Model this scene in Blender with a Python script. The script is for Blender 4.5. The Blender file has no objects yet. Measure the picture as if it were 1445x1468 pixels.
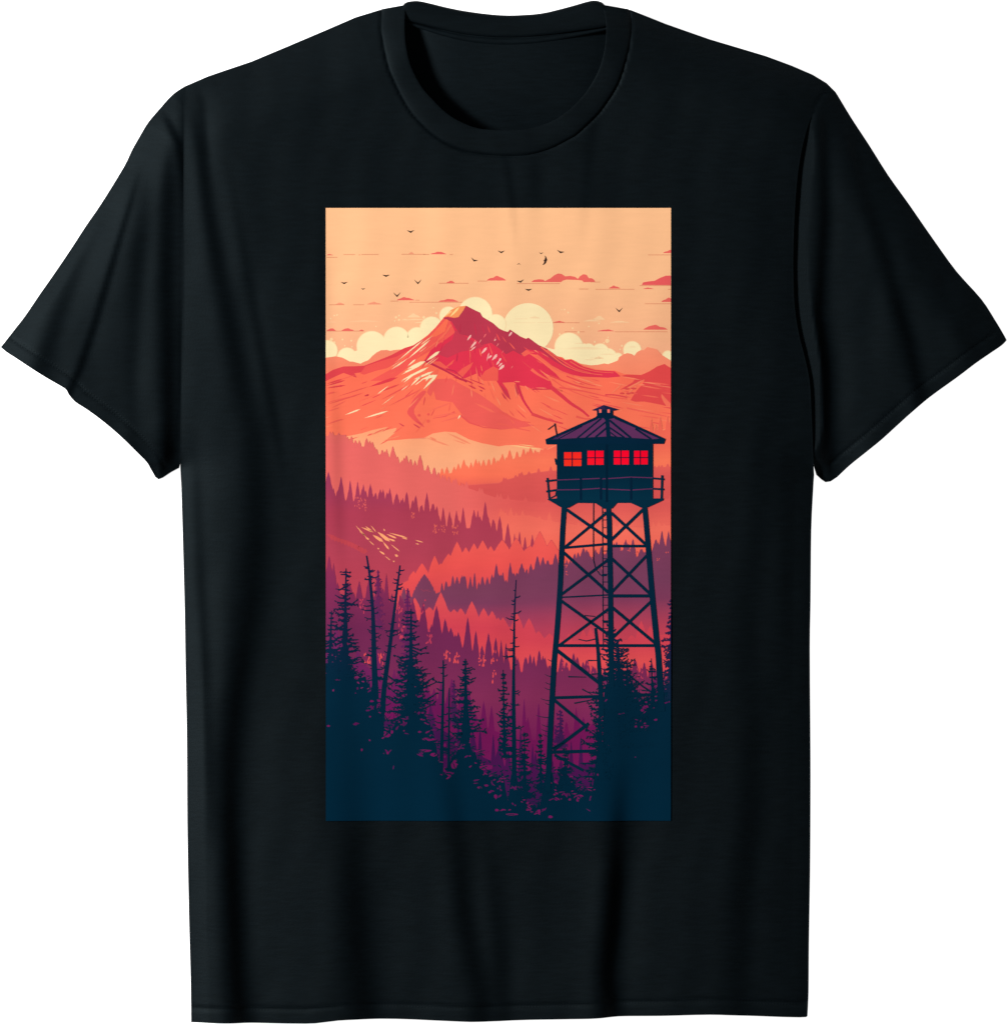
# Black crew-neck t-shirt with a sunset / fire-lookout print, laid on a white table with added glow.
# Working unit: one "px" = one pixel of the 1445x1468 photograph = 0.63 mm; y grows downwards.
import bpy, math, random
import numpy as np
from mathutils import Vector
from mathutils.geometry import tessellate_polygon

random.seed(7)
rng = np.random.default_rng(7)
S = 0.00063
CX, CY = 722.5, 734.0
SC = bpy.context.scene
COL = SC.collection
CAMD = 8200.0                      # camera height in px units

# ------------------------------------------------------------------ helpers
def srgb(c):
    out = []
    for v in c:
        v = v / 255.0
        out.append(v / 12.92 if v <= 0.04045 else ((v + 0.055) / 1.055) ** 2.4)
    return out

def seg_dist(x, y, pts):
    """distance from points to a polyline"""
    d = np.full(x.shape, 1e9)
    for (ax, ay), (bx, by) in zip(pts[:-1], pts[1:]):
        ux, uy = bx - ax, by - ay
        L = ux * ux + uy * uy + 1e-9
        t = np.clip(((x - ax) * ux + (y - ay) * uy) / L, 0, 1)
        d = np.minimum(d, np.hypot(x - ax - t * ux, y - ay - t * uy))
    return d

def smooth_poly(pts, n=6, closed=False):
    """Catmull-Rom resampling"""
    P = [np.array(p, float) for p in pts]
    out = []
    N = len(P)
    for i in range(N if closed else N - 1):
        p0 = P[i - 1] if (closed or i > 0) else 2 * P[0] - P[1]
        p1 = P[i]
        p2 = P[(i + 1) % N]
        p3 = P[(i + 2) % N] if (closed or i + 2 < N) else 2 * P[-1] - P[-2]
        for k in range(n):
            t = k / n
            q = 0.5 * (2 * p1 + (p2 - p0) * t + (2 * p0 - 5 * p1 + 4 * p2 - p3) * t * t + (3 * p1 - p0 - 3 * p2 + p3) * t ** 3)
            out.append((float(q[0]), float(q[1])))
    if not closed:
        out.append((float(P[-1][0]), float(P[-1][1])))
    return out

def resample(pts, n):
    P = np.array(pts, float)
    d = np.r_[0, np.cumsum(np.hypot(*np.diff(P, axis=0).T))]
    t = np.linspace(0, d[-1], n)
    return np.c_[np.interp(t, d, P[:, 0]), np.interp(t, d, P[:, 1])]

def tri(poly):
    """any simple polygon -> list of triangles"""
    out = []
    vs = [Vector((p[0], p[1], 0)) for p in poly]
    for t in tessellate_polygon([vs]):
        out.append([tuple(poly[i]) for i in t])
    return out

def clip(poly, axis, c, keep_less):
    out = []
    n = len(poly)
    for i in range(n):
        a, b = poly[i], poly[(i + 1) % n]
        da = (c - a[axis]) if keep_less else (a[axis] - c)
        db = (c - b[axis]) if keep_less else (b[axis] - c)
        if da >= 0:
            out.append(a)
        if (da > 0 and db < 0) or (da < 0 and db > 0):
            t = da / (da - db)
            p = [a[0] + (b[0] - a[0]) * t, a[1] + (b[1] - a[1]) * t]
            p[axis] = c
            out.append((p[0], p[1]))
    return out

def grid_cut(poly, cell, axis=0):
    lo = min(p[axis] for p in poly)
    hi = max(p[axis] for p in poly)
    k = math.floor(lo / cell + 1e-9) + 1
    rest = poly
    res = []
    while k * cell < hi - 1e-6 and len(rest) >= 3:
        a = clip(rest, axis, k * cell, True)
        if len(a) >= 3:
            res.append(a)
        rest = clip(rest, axis, k * cell, False)
        k += 1
    if len(rest) >= 3:
        res.append(rest)
    if axis == 0:
        out = []
        for r in res:
            out += grid_cut(r, cell, 1)
        return out
    return res

def clip_diag(poly, c, keep_less):
    out = []
    n = len(poly)
    for i in range(n):
        a, b = poly[i], poly[(i + 1) % n]
        da = (c - a[0] - a[1]) if keep_less else (a[0] + a[1] - c)
        db = (c - b[0] - b[1]) if keep_less else (b[0] + b[1] - c)
        if da >= 0:
            out.append(a)
        if (da > 0 and db < 0) or (da < 0 and db > 0):
            t = da / (da - db)
            out.append((a[0] + (b[0] - a[0]) * t, a[1] + (b[1] - a[1]) * t))
    return out

def facet_cut(polys, cell):
    """split grid pieces along the cell diagonal, so each piece lies in one flat facet"""
    out = []
    for p in polys:
        cx = sum(q[0] for q in p) / len(p); cy = sum(q[1] for q in p) / len(p)
        c = (math.floor(cx / cell) + math.floor(cy / cell) + 1) * cell
        ss = [q[0] + q[1] - c for q in p]
        if max(ss) <= 1e-7 or min(ss) >= -1e-7:
            out.append(p); continue
        for k in (True, False):
            r = clip_diag(p, c, k)
            if len(r) >= 3: out.append(r)
    return out

class Sheet:
    """2D convex pieces cut to a fine grid and laid on a height function."""
    def __init__(self):
        self.v = []; self.f = []; self.off = []; self.col = []
    def add(self, polys, cell, off=0.0, col=None, facets=False):
        key = {}
        for poly in polys:
            pcs = grid_cut(poly, cell)
            for pc in (facet_cut(pcs, cell) if facets else pcs):
                a = 0.0
                n = len(pc)
                for i in range(n):
                    x1, y1 = pc[i]; x2, y2 = pc[(i + 1) % n]
                    a += x1 * y2 - x2 * y1
                if abs(a) < 2e-5:
                    continue
                if a > 0:
                    pc = pc[::-1]          # image y is down -> CCW in the world
                idx = []
                for p in pc:
                    k = (int(p[0] * 2000 + .5), int(p[1] * 2000 + .5))
                    i = key.get(k)
                    if i is None:
                        i = len(self.v)
                        key[k] = i
                        self.v.append(p); self.off.append(off)
                        if col is not None:
                            self.col.append(col(p[0], p[1]) if callable(col) else col)
                    if not idx or idx[-1] != i:
                        idx.append(i)
                if len(idx) > 2 and idx[0] == idx[-1]:
                    idx.pop()
                if len(set(idx)) == len(idx) and len(idx) >= 3:
                    self.f.append(idx)

def heights(zf, P):
    x, y = P[:, 0], P[:, 1]
    e = 2.0
    z = zf(x, y)
    dx = (zf(x + e, y) - zf(x - e, y)) / (2 * e)
    dy = (zf(x, y + e) - zf(x, y - e)) / (2 * e)
    N = np.c_[-dx, dy, np.ones_like(dx)]
    N /= np.linalg.norm(N, axis=1)[:, None]
    return z, N

def to_world(P, z):
    return np.c_[(P[:, 0] - CX) * S, (CY - P[:, 1]) * S, z * S]

def link_mesh(name, V, F, mat, parent=None, normals=None, cols=None, smooth=True):
    me = bpy.data.meshes.new(name)
    me.from_pydata([tuple(v) for v in V], [], F)
    if smooth:
        me.polygons.foreach_set('use_smooth', [True] * len(me.polygons))
    me.update()
    if cols is not None:
        a = me.color_attributes.new('ink', 'FLOAT_COLOR', 'POINT')
        flat = np.ones((len(V), 4), np.float32)
        flat[:, :3] = np.array(cols, np.float32)
        a.data.foreach_set('color', flat.ravel())
    if normals is not None:
        me.normals_split_custom_set_from_vertices([tuple(n) for n in normals])
    me.materials.append(mat)
    o = bpy.data.objects.new(name, me)
    COL.objects.link(o)
    if parent is not None:
        o.parent = parent
    return o

def sheet_object(name, sh, zf, mat, parent, wall=0.0, under=None, cols=False, zgeo=None):
    P = np.array(sh.v)
    z, N = heights(zf, P)
    if zgeo is not None:
        z = zgeo(P[:, 0], P[:, 1])
    z = z + np.array(sh.off)
    V = to_world(P, z)
    F = [list(f) for f in sh.f]
    if wall > 0:
        cnt = {}
        for f in F:
            for i in range(len(f)):
                a, b = f[i], f[(i + 1) % len(f)]
                k = (a, b) if a < b else (b, a)
                cnt[k] = None if k in cnt else (a, b)
        edges = [e for e in cnt.values() if e is not None]
        # fabric thickness: a short turned-down wall round the whole edge
        vl = [tuple(v) for v in V]; nl = [tuple(n) for n in N]
        acc = {}
        for a, b in edges:
            d = V[b] - V[a]
            w = np.array([d[1], -d[0], 0.0]); w /= (np.linalg.norm(w) + 1e-12)
            for q in (a, b):
                acc[q] = acc.get(q, np.zeros(3)) + w
        top, bot = {}, {}
        for q, w in acc.items():
            w = w / (np.linalg.norm(w) + 1e-12)
            top[q] = len(vl); vl.append(tuple(V[q])); nl.append(tuple((w + N[q] * 0.8) / np.linalg.norm(w + N[q] * 0.8)))
            bot[q] = len(vl)
            zb = max(V[q][2] - wall * S, 0.6 * S)
            vl.append((V[q][0] + w[0] * 0.25 * S, V[q][1] + w[1] * 0.25 * S, zb)); nl.append(tuple(w))
        for a, b in edges:
            F.append([b, a, bot[a], bot[b]])
            F[-1] = [top[b], top[a], bot[a], bot[b]]
        V, N = np.array(vl), np.array(nl)
    if under is not None:
        base = len(V)
        m = len(P)
        cxm, cym = P.mean(axis=0)
        U = P.copy()
        V = np.vstack([V, to_world(U, np.full(m, under))])
        N = np.vstack([N, np.tile([0, 0, -1.0], (m, 1))])
        F += [[base + i for i in f[::-1]] for f in sh.f]
    return link_mesh(name, V, F, mat, parent, N, sh.col if cols else None)

def f_round(t):
    t = np.clip(t, 0, 1)
    return 1 - (1 - t) ** 2

def f_dome(t):
    t = np.clip(t, 0, 1)
    return np.sqrt(np.clip(1 - (1 - t) ** 2, 0, 1)) * 0.5 + 0.5 * (1 - (1 - t) ** 2)

# ------------------------------------------------------------------ outlines (traced from the photograph)
shoulder_l = [(265, 125), (300, 110), (362, 89), (412, 68), (466, 45), (510, 26), (549, 14)]
shoulder_r = [(896, 14), (904.5, 15.5), (953, 35), (1017, 57.5), (1096, 81), (1135, 95.5), (1164, 108), (1184, 120), (1196, 132)]
arm_l = [(265, 125), (266, 170), (265.5, 240), (265, 330), (264.5, 420), (263, 500), (261.5, 580), (260.5, 640), (260.5, 671)]
arm_r = [(1196, 132), (1180, 134), (1174, 142), (1163, 165), (1152, 196), (1143, 240), (1138, 290), (1135.5, 343), (1135, 392), (1137, 441), (1143, 480), (1150, 508), (1158, 545), (1161, 589), (1163, 640), (1165.3, 681)]
side_l = [(260.5, 671), (262, 700), (264.5, 780), (267, 880), (268, 950), (270, 1060), (270.5, 1180), (272.5, 1300), (275, 1400), (275.7, 1463.5)]
side_r = [(1165.3, 681), (1164, 700), (1161, 760), (1160, 860), (1159, 930), (1160, 1080), (1160, 1160), (1159.5, 1250), (1158, 1350), (1157.5, 1420), (1156, 1454.5)]
hem = [(275.7, 1463.5), (350, 1464.3), (439, 1464.8), (470, 1462), (499, 1459.2), (570, 1458.8), (640, 1461), (693.5, 1462.3), (760, 1459.8), (800, 1458.8), (846, 1457.4), (886, 1455.2), (946, 1454), (1016, 1452), (1060, 1453.5), (1145, 1456.5), (1156, 1454.5)]
neck_out = [(549, 14), (547.6, 42), (550.5, 62), (554.6, 83), (560, 103), (567, 119), (575, 136), (583.7, 152), (593, 166), (603, 177), (614, 188), (625, 197), (637, 205), (650, 211.5), (663, 216.5), (675, 220), (700, 223.3), (726, 225.2), (755, 223.7), (783, 216.3), (797, 210.5), (811, 203), (823, 196.5), (833, 188), (846, 175.5), (858, 163), (868.5, 148.5), (877, 136), (885, 121), (891, 105), (896, 88), (900, 72), (902.5, 57), (903.5, 42), (903, 28), (899, 14)]
sleeve_l_out = [(265, 125), (248, 137), (230, 157), (214, 176), (203, 194), (190, 217), (179, 240), (147, 292), (125, 324), (103, 358), (80, 392), (59, 422), (38, 453), (24, 471), (10, 489), (2.8, 498)]
cuff_l = [(2.8, 498), (12, 505.5), (24, 513), (47, 528), (69, 542), (90, 554), (98, 559.5), (102, 567), (111, 577), (125, 586), (142, 598), (162, 614), (181, 631), (198, 648), (212, 662.5), (218, 673), (224, 684)]
under_l = [(224, 684), (228, 687), (234, 684.5), (246, 676.5), (257, 670.5), (261, 671)]
sleeve_r_out = [(1196, 132), (1200, 138), (1220, 171), (1243, 206), (1272, 252), (1302, 294), (1336, 343), (1370, 390), (1405, 429), (1424, 458), (1436, 478), (1441.5, 488)]
cuff_r = [(1441.5, 488), (1434, 495.5), (1417, 507), (1395, 522), (1370, 541), (1330, 570), (1302, 593.5), (1285, 609), (1262, 630), (1240, 648), (1218, 666), (1199, 684)]
under_r = [(1199, 684), (1190, 690), (1183, 691), (1177, 687), (1170, 680.5), (1166, 679.5)]

# ------------------------------------------------------------------ folds
class Fold:
    """steep flank falling to the right along a path, gentle recovery beside it"""
    def __init__(self, pts, A, w, Wk=3.2):
        p = np.array(pts, float)
        self.y, self.x = p[:, 1], p[:, 0]
        n = len(pts)
        self.A = np.array(A if hasattr(A, '__len__') else [A] * n, float)
        self.w = np.array(w if hasattr(w, '__len__') else [w] * n, float)
        self.k = Wk
    def __call__(self, x, y):
        x0 = np.interp(y, self.y, self.x)
        w = np.interp(y, self.y, self.w)
        A = np.interp(y, self.y, self.A)
        u = x - x0
        return 0.5 * A * (np.tanh(u / (w * self.k)) - np.tanh(u / w))

body_folds = [
    Fold([(276, 128), (288, 210), (304, 321), (328, 450), (347, 542), (364, 620), (370, 696), (371, 773), (364, 849), (353, 925), (341, 1001), (332, 1078), (331, 1170), (337, 1300), (343, 1440), (344, 1470)],
         [0, 9, 13, 14, 13, 13, 18, 24, 26, 28, 31, 33, 35, 36, 36, 36], [7, 9, 11, 14, 16, 19, 22, 24, 22, 22, 20, 19, 18, 18, 18, 18]),
    Fold([(325, 220), (337, 277), (350, 350), (365, 442), (387, 560), (402, 640), (410, 700)], [0, 1.5, 3, 4, 5, 3, 0], 8),
    Fold([(276, 600), (282, 696), (286, 811), (297, 963), (303, 1116), (305, 1250)], [0, 7, 9, 9, 7, 0], 11),
    Fold([(462, 250), (467, 380), (475, 500), (484, 620), (488, 740), (494, 860), (503, 1000), (505, 1180), (512, 1300), (520, 1440), (522, 1470)],
         [0, 2, 2.6, 4.5, 4.5, 2.5, 4, 16, 32, 34, 34], [10, 10, 10, 10, 11, 14, 20, 26, 26, 26, 26]),
    Fold([(632, 900), (640, 1050), (655, 1178), (666, 1310), (688, 1421), (690, 1470)], [0, 4, 14, 19, 19, 19], [20, 22, 18, 16, 18, 18]),
    Fold([(700, 1150), (707, 1250), (718, 1350), (724, 1470)], [0, 6, 10, 10], 14),
    Fold([(905, 760), (897, 960), (890, 1090), (884, 1193), (881, 1260), (876, 1326), (869, 1392), (873, 1442), (873, 1470)], [0, 2, 6, 24, 34, 36, 35, 34, 34], [20, 20, 18, 17, 16, 16, 17, 17, 17]),
    Fold([(1090, 520), (1087, 658), (1084, 773), (1073, 925), (1075, 1040), (1072, 1170), (1062, 1300), (1056, 1440), (1055, 1470)], [0, 8, 10, 10, 13, 18, 17, 15, 15], 22),
    Fold([(722, 216), (727, 240), (735, 300), (742, 380)], [0, 2.2, 2.2, 0], 6),
    Fold([(760, 210), (766, 250), (768, 330)], [0, 2, 0], 9),
    Fold([(856, 150), (846, 200), (838, 290), (832, 380)], [0, 3, 2.5, 0], 9),
    Fold([(1118, 560), (1124, 700), (1125, 860), (1128, 1000)], [0, 3, 4, 0], 12),
    Fold([(282, 118), (290, 150), (296, 220), (300, 280)], [0, 4, 3, 0], 6),
]
sl_folds = [
    Fold([(226, 150), (240, 172), (258, 206), (266, 260), (268, 330)], [0, 5, 8, 5, 0], 6),
    Fold([(246, 200), (243, 300), (241, 400), (243, 490), (244, 600), (243, 690)], [0, 13, 17, 19, 20, 18], [7, 12, 13, 13, 12, 10]),
    Fold([(217, 235), (209, 300), (200, 380), (195, 441), (190, 540), (192, 640)], [0, 5, 8, 8, 6, 4], 12),
    Fold([(205, 235), (187, 300), (161, 389), (140, 461), (118, 528), (103, 562), (98, 580)], [0, 3, 4.5, 5, 5, 5, 5], [4, 4, 4.5, 5, 5, 5, 5], 9.0),
    Fold([(160, 280), (118, 372), (92, 440), (70, 505), (55, 545)], [0, 9, 11, 9, 7], 14),
]
sr_folds = [
    Fold([(1172, 150), (1176, 173), (1178, 247), (1179, 320), (1174, 400), (1170, 450), (1177, 515), (1180, 605), (1180, 690)], [0, 7, 14, 17, 19, 24, 30, 32, 32], [6, 8, 10, 11, 11, 12, 14, 15, 15]),
    Fold([(1205, 160), (1213, 191), (1240, 294), (1267, 375), (1282, 436), (1300, 492), (1312, 551), (1318, 580), (1322, 600)], [0, 3, 8, 12, 14, 16, 17, 15, 15], [8, 9, 11, 12, 12, 13, 13, 12, 12]),
    Fold([(1300, 330), (1350, 430), (1400, 515), (1420, 550)], [0, 5, 5, 4], 18),
]

def wrinkle(x, y):
    return (0.55 * np.sin(x * 0.061 + 1.3 * np.sin(y * 0.013) + y * 0.004) + 0.5 * np.sin(x * 0.037 - y * 0.021 + 2.0)
            + 0.35 * np.sin(x * 0.113 + y * 0.017 + 0.8 * np.sin(y * 0.031)) + 0.22 * np.sin(y * 0.083 + x * 0.02))

ARM_L = arm_l; ARM_R = arm_r[1:]
stitch_hem = [(x, y - 20.5) for x, y in hem]
def z_body(x, y):
    d_sh = np.minimum(seg_dist(x, y, shoulder_l), seg_dist(x, y, shoulder_r))
    d_sd = np.minimum(seg_dist(x, y, side_l), seg_dist(x, y, side_r))
    d_ar = np.minimum(seg_dist(x, y, ARM_L), seg_dist(x, y, ARM_R))
    Hb = np.interp(y, [0, 300, 800, 1250, 1470], [36, 42, 40, 33, 27])
    f = (0.30 + 0.70 * f_round(d_sh / 95.0)) * (0.72 + 0.28 * f_round(d_sd / 70.0)) * (0.82 + 0.18 * f_round(d_ar / 90.0))
    z = 9 + Hb * f
    fo = 0
    for q in body_folds:
        fo = fo + q(x, y)
    edge = 0.25 + 0.75 * np.clip(np.minimum(d_sd / 25.0, d_sh / 25.0), 0, 1)
    z = z + fo * edge + wrinkle(x, y) * 0.5
    ds = seg_dist(x, y, stitch_hem)
    z = z - 1.3 * np.exp(-(ds / 3.2) ** 2)
    z = z - 2.4 * np.exp(-(seg_dist(x, y, neck_out) / 2.6) ** 2)
    return np.maximum(z, 5.0)

class Cached:
    """height function sampled once on a fine grid, then read bilinearly"""
    def __init__(self, fn, x0, x1, y0, y1, st=1.5):
        self.x0, self.y0, self.st = x0, y0, st
        xs = np.arange(x0, x1 + st, st); ys = np.arange(y0, y1 + st, st)
        X, Y = np.meshgrid(xs, ys)
        self.z = fn(X.ravel(), Y.ravel()).reshape(X.shape)
    def __call__(self, x, y):
        u = np.clip((x - self.x0) / self.st, 0, self.z.shape[1] - 1.001); v = np.clip((y - self.y0) / self.st, 0, self.z.shape[0] - 1.001)
        i = u.astype(int); j = v.astype(int); a = u - i; b = v - j
        z = self.z
        return (z[j, i] * (1 - a) + z[j, i + 1] * a) * (1 - b) + (z[j + 1, i] * (1 - a) + z[j + 1, i + 1] * a) * b
z_body_fn = z_body
z_body = Cached(z_body_fn, 250, 1210, -10, 1480)

def z_sleeve(folds, outer, under, seam, cuff):
    off = offset_line(cuff, 20.0)
    def zf(x, y):
        d = np.minimum(seg_dist(x, y, outer), seg_dist(x, y, under))
        dm = seg_dist(x, y, seam)
        z = 20 + 18 * f_round(d / 75.0)
        fo = 0
        for q in folds:
            fo = fo + q(x, y)
        z = z + fo * np.clip(d / 22.0, 0.15, 1) + wrinkle(x * 1.1 + 40, y) * 0.7
        z = np.minimum(z - 2.0 * np.exp(-dm / 6.0), 37.0 + dm * 0.2)
        z = z - 0.8 * np.exp(-(seg_dist(x, y, off) / 3.0) ** 2)
        return np.maximum(z, 4.0)
    return zf

def offset_line(pts, d):
    """polyline moved sideways (towards the garment) by d"""
    P = resample(pts, 60)
    T = np.gradient(P, axis=0)
    T /= np.linalg.norm(T, axis=1)[:, None]
    N = np.c_[T[:, 1], -T[:, 0]]
    if N[:, 1].mean() > 0:
        N = -N
    Q = P + N * d
    k = np.ones(7) / 7
    for c in (0, 1):
        pad = np.r_[[Q[0, c]] * 3, Q[:, c], [Q[-1, c]] * 3]
        Q[:, c] = np.convolve(pad, k, 'valid')
    return [tuple(q) for q in Q]

# ------------------------------------------------------------------ materials
def new_mat(name):
    m = bpy.data.materials.new(name)
    m.use_nodes = True
    nt = m.node_tree
    nt.nodes.clear()
    out = nt.nodes.new('ShaderNodeOutputMaterial')
    return m, nt, out

def fabric_nodes(nt, strength, dist=0.0006):
    tc = nt.nodes.new('ShaderNodeTexCoord')
    mp = nt.nodes.new('ShaderNodeMapping'); mp.inputs['Scale'].default_value = (70, 430, 200)
    nt.links.new(tc.outputs['Object'], mp.inputs['Vector'])
    n1 = nt.nodes.new('ShaderNodeTexNoise'); n1.inputs['Scale'].default_value = 1.0; n1.inputs['Detail'].default_value = 4.0
    nt.links.new(mp.outputs['Vector'], n1.inputs['Vector'])
    mp2 = nt.nodes.new('ShaderNodeMapping'); mp2.inputs['Scale'].default_value = (620, 950, 500)
    nt.links.new(tc.outputs['Object'], mp2.inputs['Vector'])
    n2 = nt.nodes.new('ShaderNodeTexNoise'); n2.inputs['Scale'].default_value = 1.0; n2.inputs['Detail'].default_value = 2.0
    nt.links.new(mp2.outputs['Vector'], n2.inputs['Vector'])
    add = nt.nodes.new('ShaderNodeMath'); add.operation = 'MULTIPLY_ADD'
    nt.links.new(n2.outputs['Fac'], add.inputs[0]); add.inputs[1].default_value = 0.8
    nt.links.new(n1.outputs['Fac'], add.inputs[2])
    bp = nt.nodes.new('ShaderNodeBump'); bp.inputs['Strength'].default_value = strength; bp.inputs['Distance'].default_value = dist
    nt.links.new(add.outputs[0], bp.inputs['Height'])
    return n1, bp

BLACK = (0.00165, 0.0031, 0.0043)
def cotton(name, k=1.0, rough=0.62):
    m, nt, out = new_mat(name)
    p = nt.nodes.new('ShaderNodeBsdfPrincipled')
    n1, bp = fabric_nodes(nt, 0.22)
    cr = nt.nodes.new('ShaderNodeValToRGB')
    cr.color_ramp.elements[0].position = 0.3; cr.color_ramp.elements[1].position = 0.72
    cr.color_ramp.elements[0].color = (BLACK[0] * k * .72, BLACK[1] * k * .72, BLACK[2] * k * .72, 1)
    cr.color_ramp.elements[1].color = (BLACK[0] * k * 1.25, BLACK[1] * k * 1.25, BLACK[2] * k * 1.25, 1)
    nt.links.new(n1.outputs['Fac'], cr.inputs['Fac'])
    nt.links.new(cr.outputs['Color'], p.inputs['Base Color'])
    nt.links.new(bp.outputs['Normal'], p.inputs['Normal'])
    p.inputs['Roughness'].default_value = rough
    p.inputs['Specular IOR Level'].default_value = 0.095
    p.inputs['Specular Tint'].default_value = (0.70, 0.93, 1.0, 1)
    nt.links.new(p.outputs['BSDF'], out.inputs['Surface'])
    return m

M_COTTON = cotton('black_cotton_jersey')
M_RIB = cotton('black_cotton_rib', 0.95)
M_INSIDE = cotton('black_cotton_inside', 1.15)
M_THREAD = cotton('black_thread', 1.0, 0.5)

def ink_mat():
    m, nt, out = new_mat('print_ink')
    p = nt.nodes.new('ShaderNodeBsdfPrincipled')
    a = nt.nodes.new('ShaderNodeAttribute'); a.attribute_name = 'ink'
    n1, bp = fabric_nodes(nt, 0.10)
    mr = nt.nodes.new('ShaderNodeMapRange')
    mr.inputs['From Min'].default_value = 0.3; mr.inputs['From Max'].default_value = 0.7
    mr.inputs['To Min'].default_value = 0.965; mr.inputs['To Max'].default_value = 1.0
    nt.links.new(n1.outputs['Fac'], mr.inputs['Value'])
    mx = nt.nodes.new('ShaderNodeVectorMath'); mx.operation = 'SCALE'
    nt.links.new(a.outputs['Color'], mx.inputs[0]); nt.links.new(mr.outputs['Result'], mx.inputs['Scale'])
    nt.links.new(mx.outputs['Vector'], p.inputs['Base Color'])
    nt.links.new(bp.outputs['Normal'], p.inputs['Normal'])
    p.inputs['Roughness'].default_value = 0.8
    p.inputs['Specular IOR Level'].default_value = 0.015
    nt.links.new(p.outputs['BSDF'], out.inputs['Surface'])
    return m
M_INK = ink_mat()

def table_mat():
    # white table; emission is added to keep it pure white without shadows
    m, nt, out = new_mat('white_table_added_glow')
    p = nt.nodes.new('ShaderNodeBsdfPrincipled')
    n = nt.nodes.new('ShaderNodeTexNoise'); n.inputs['Scale'].default_value = 3.0
    mr = nt.nodes.new('ShaderNodeMapRange'); mr.inputs['To Min'].default_value = 0.5; mr.inputs['To Max'].default_value = 0.6
    nt.links.new(n.outputs['Fac'], mr.inputs['Value']); nt.links.new(mr.outputs['Result'], p.inputs['Roughness'])
    p.inputs['Base Color'].default_value = (0.85, 0.85, 0.85, 1)
    p.inputs['Specular IOR Level'].default_value = 0.1
    p.inputs['Emission Color'].default_value = (1, 1, 1, 1)
    p.inputs['Emission Strength'].default_value = 1.0
    nt.links.new(p.outputs['BSDF'], out.inputs['Surface'])
    return m

# ------------------------------------------------------------------ the shirt
shirt = bpy.data.objects.new('t_shirt', None)
COL.objects.link(shirt)
shirt.empty_display_size = 0.1
shirt['label'] = 'black short-sleeved crew-neck t-shirt with a sunset mountain and lookout tower print'
shirt['category'] = 't-shirt'

# front panel
def chain(*parts):
    out = []
    for p in parts:
        for q in p:
            if not out or abs(out[-1][0] - q[0]) + abs(out[-1][1] - q[1]) > 0.01:
                out.append(tuple(q))
    if abs(out[0][0] - out[-1][0]) + abs(out[0][1] - out[-1][1]) < 0.01:
        out.pop()
    return out

neck_s = smooth_poly(neck_out, 3)
neck_cut = []                                    # the body ends a little under the rib
ctr = np.array([725.0, 60.0])
for x, y in neck_s:
    v = ctr - np.array([x, y]); L = np.linalg.norm(v)
    q = np.array([x, y]) + v / L * (4.0 if y > 30 else 1.0)
    neck_cut.append((float(q[0]), float(q[1])))
armL = smooth_poly(arm_l, 3); armR = smooth_poly(arm_r[1:], 3)
outline_body = chain(shoulder_l, neck_cut, shoulder_r, armR, smooth_poly(side_r, 3), smooth_poly(hem, 3)[::-1], smooth_poly(side_l, 3)[::-1], armL[::-1])
sh = Sheet(); sh.add(tri(outline_body), 4.0)
front = sheet_object('front_panel', sh, z_body, M_COTTON, shirt, wall=5.0)

# back panel (inside seen through the neck)
neck_top = [(549, 14), (566, 10), (576, 6), (588, 3.5), (600, 3), (617, 6.5), (639, 12), (664, 17), (697, 21.5), (725, 23.6), (750, 23), (777, 20.6), (805, 14.2), (827, 8.2), (841, 4.2), (852, 2.4), (863, 3), (874, 8), (885, 12), (896, 14)]
back_out = chain([(x, y + 2) for x, y in shoulder_l], [(x, y + 3) for x, y in neck_top], [(x, y + 2) for x, y in shoulder_r], [(x - 2, y) for x, y in armR], [(x - 2, y) for x, y in side_r], [(x, y - 3) for x, y in hem[::-1]], [(x + 2, y) for x, y in side_l[::-1]], [(x + 2, y) for x, y in armL[::-1]])
def z_back(x, y):
    return 2.6 + 21.5 * np.exp(-((y - 60) / 130.0) ** 4) * np.exp(-((x - 725) / 165.0) ** 4) + 0.35 * np.sin(x * 0.05 + y * 0.02)
sh = Sheet(); sh.add(tri(back_out), 12.0)
sheet_object('back_panel', sh, z_back, M_INSIDE, shirt)

# sleeves
def push(pts, dx):
    return [(x + dx, y) for x, y in pts]
def stitches(name, lines, zf, parent, step=4.4, ln=3.0, wd=1.0, lift=0.5):
    V, F = [], []
    for pts in lines:
        L = np.sum(np.hypot(*np.diff(np.array(pts), axis=0).T))
        n = int(L / step)
        P = resample(pts, n * 2 + 1)
        for i in range(n):
            a = P[2 * i]; b = P[2 * i + 1] + (P[2 * i + 1] - P[2 * i]) * (ln / step - 0.5)
            t = (b - a) / (np.linalg.norm(b - a) + 1e-9); nn = np.array([-t[1], t[0]]) * wd / 2
            q = np.array([a + nn, a - nn, b - nn, b + nn, a + t * .6, b - t * .6])
            z = zf(q[:, 0], q[:, 1]) + np.array([0.05, 0.05, 0.05, 0.05, lift, lift])
            W = to_world(q, z); k = len(V)
            V += [tuple(w) for w in W]
            F += [[k, k + 4, k + 1], [k + 1, k + 4, k + 5, k + 2], [k + 2, k + 5, k + 3], [k + 3, k + 5, k + 4, k]]
    return link_mesh(name, V, F, M_THREAD, parent)

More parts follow.
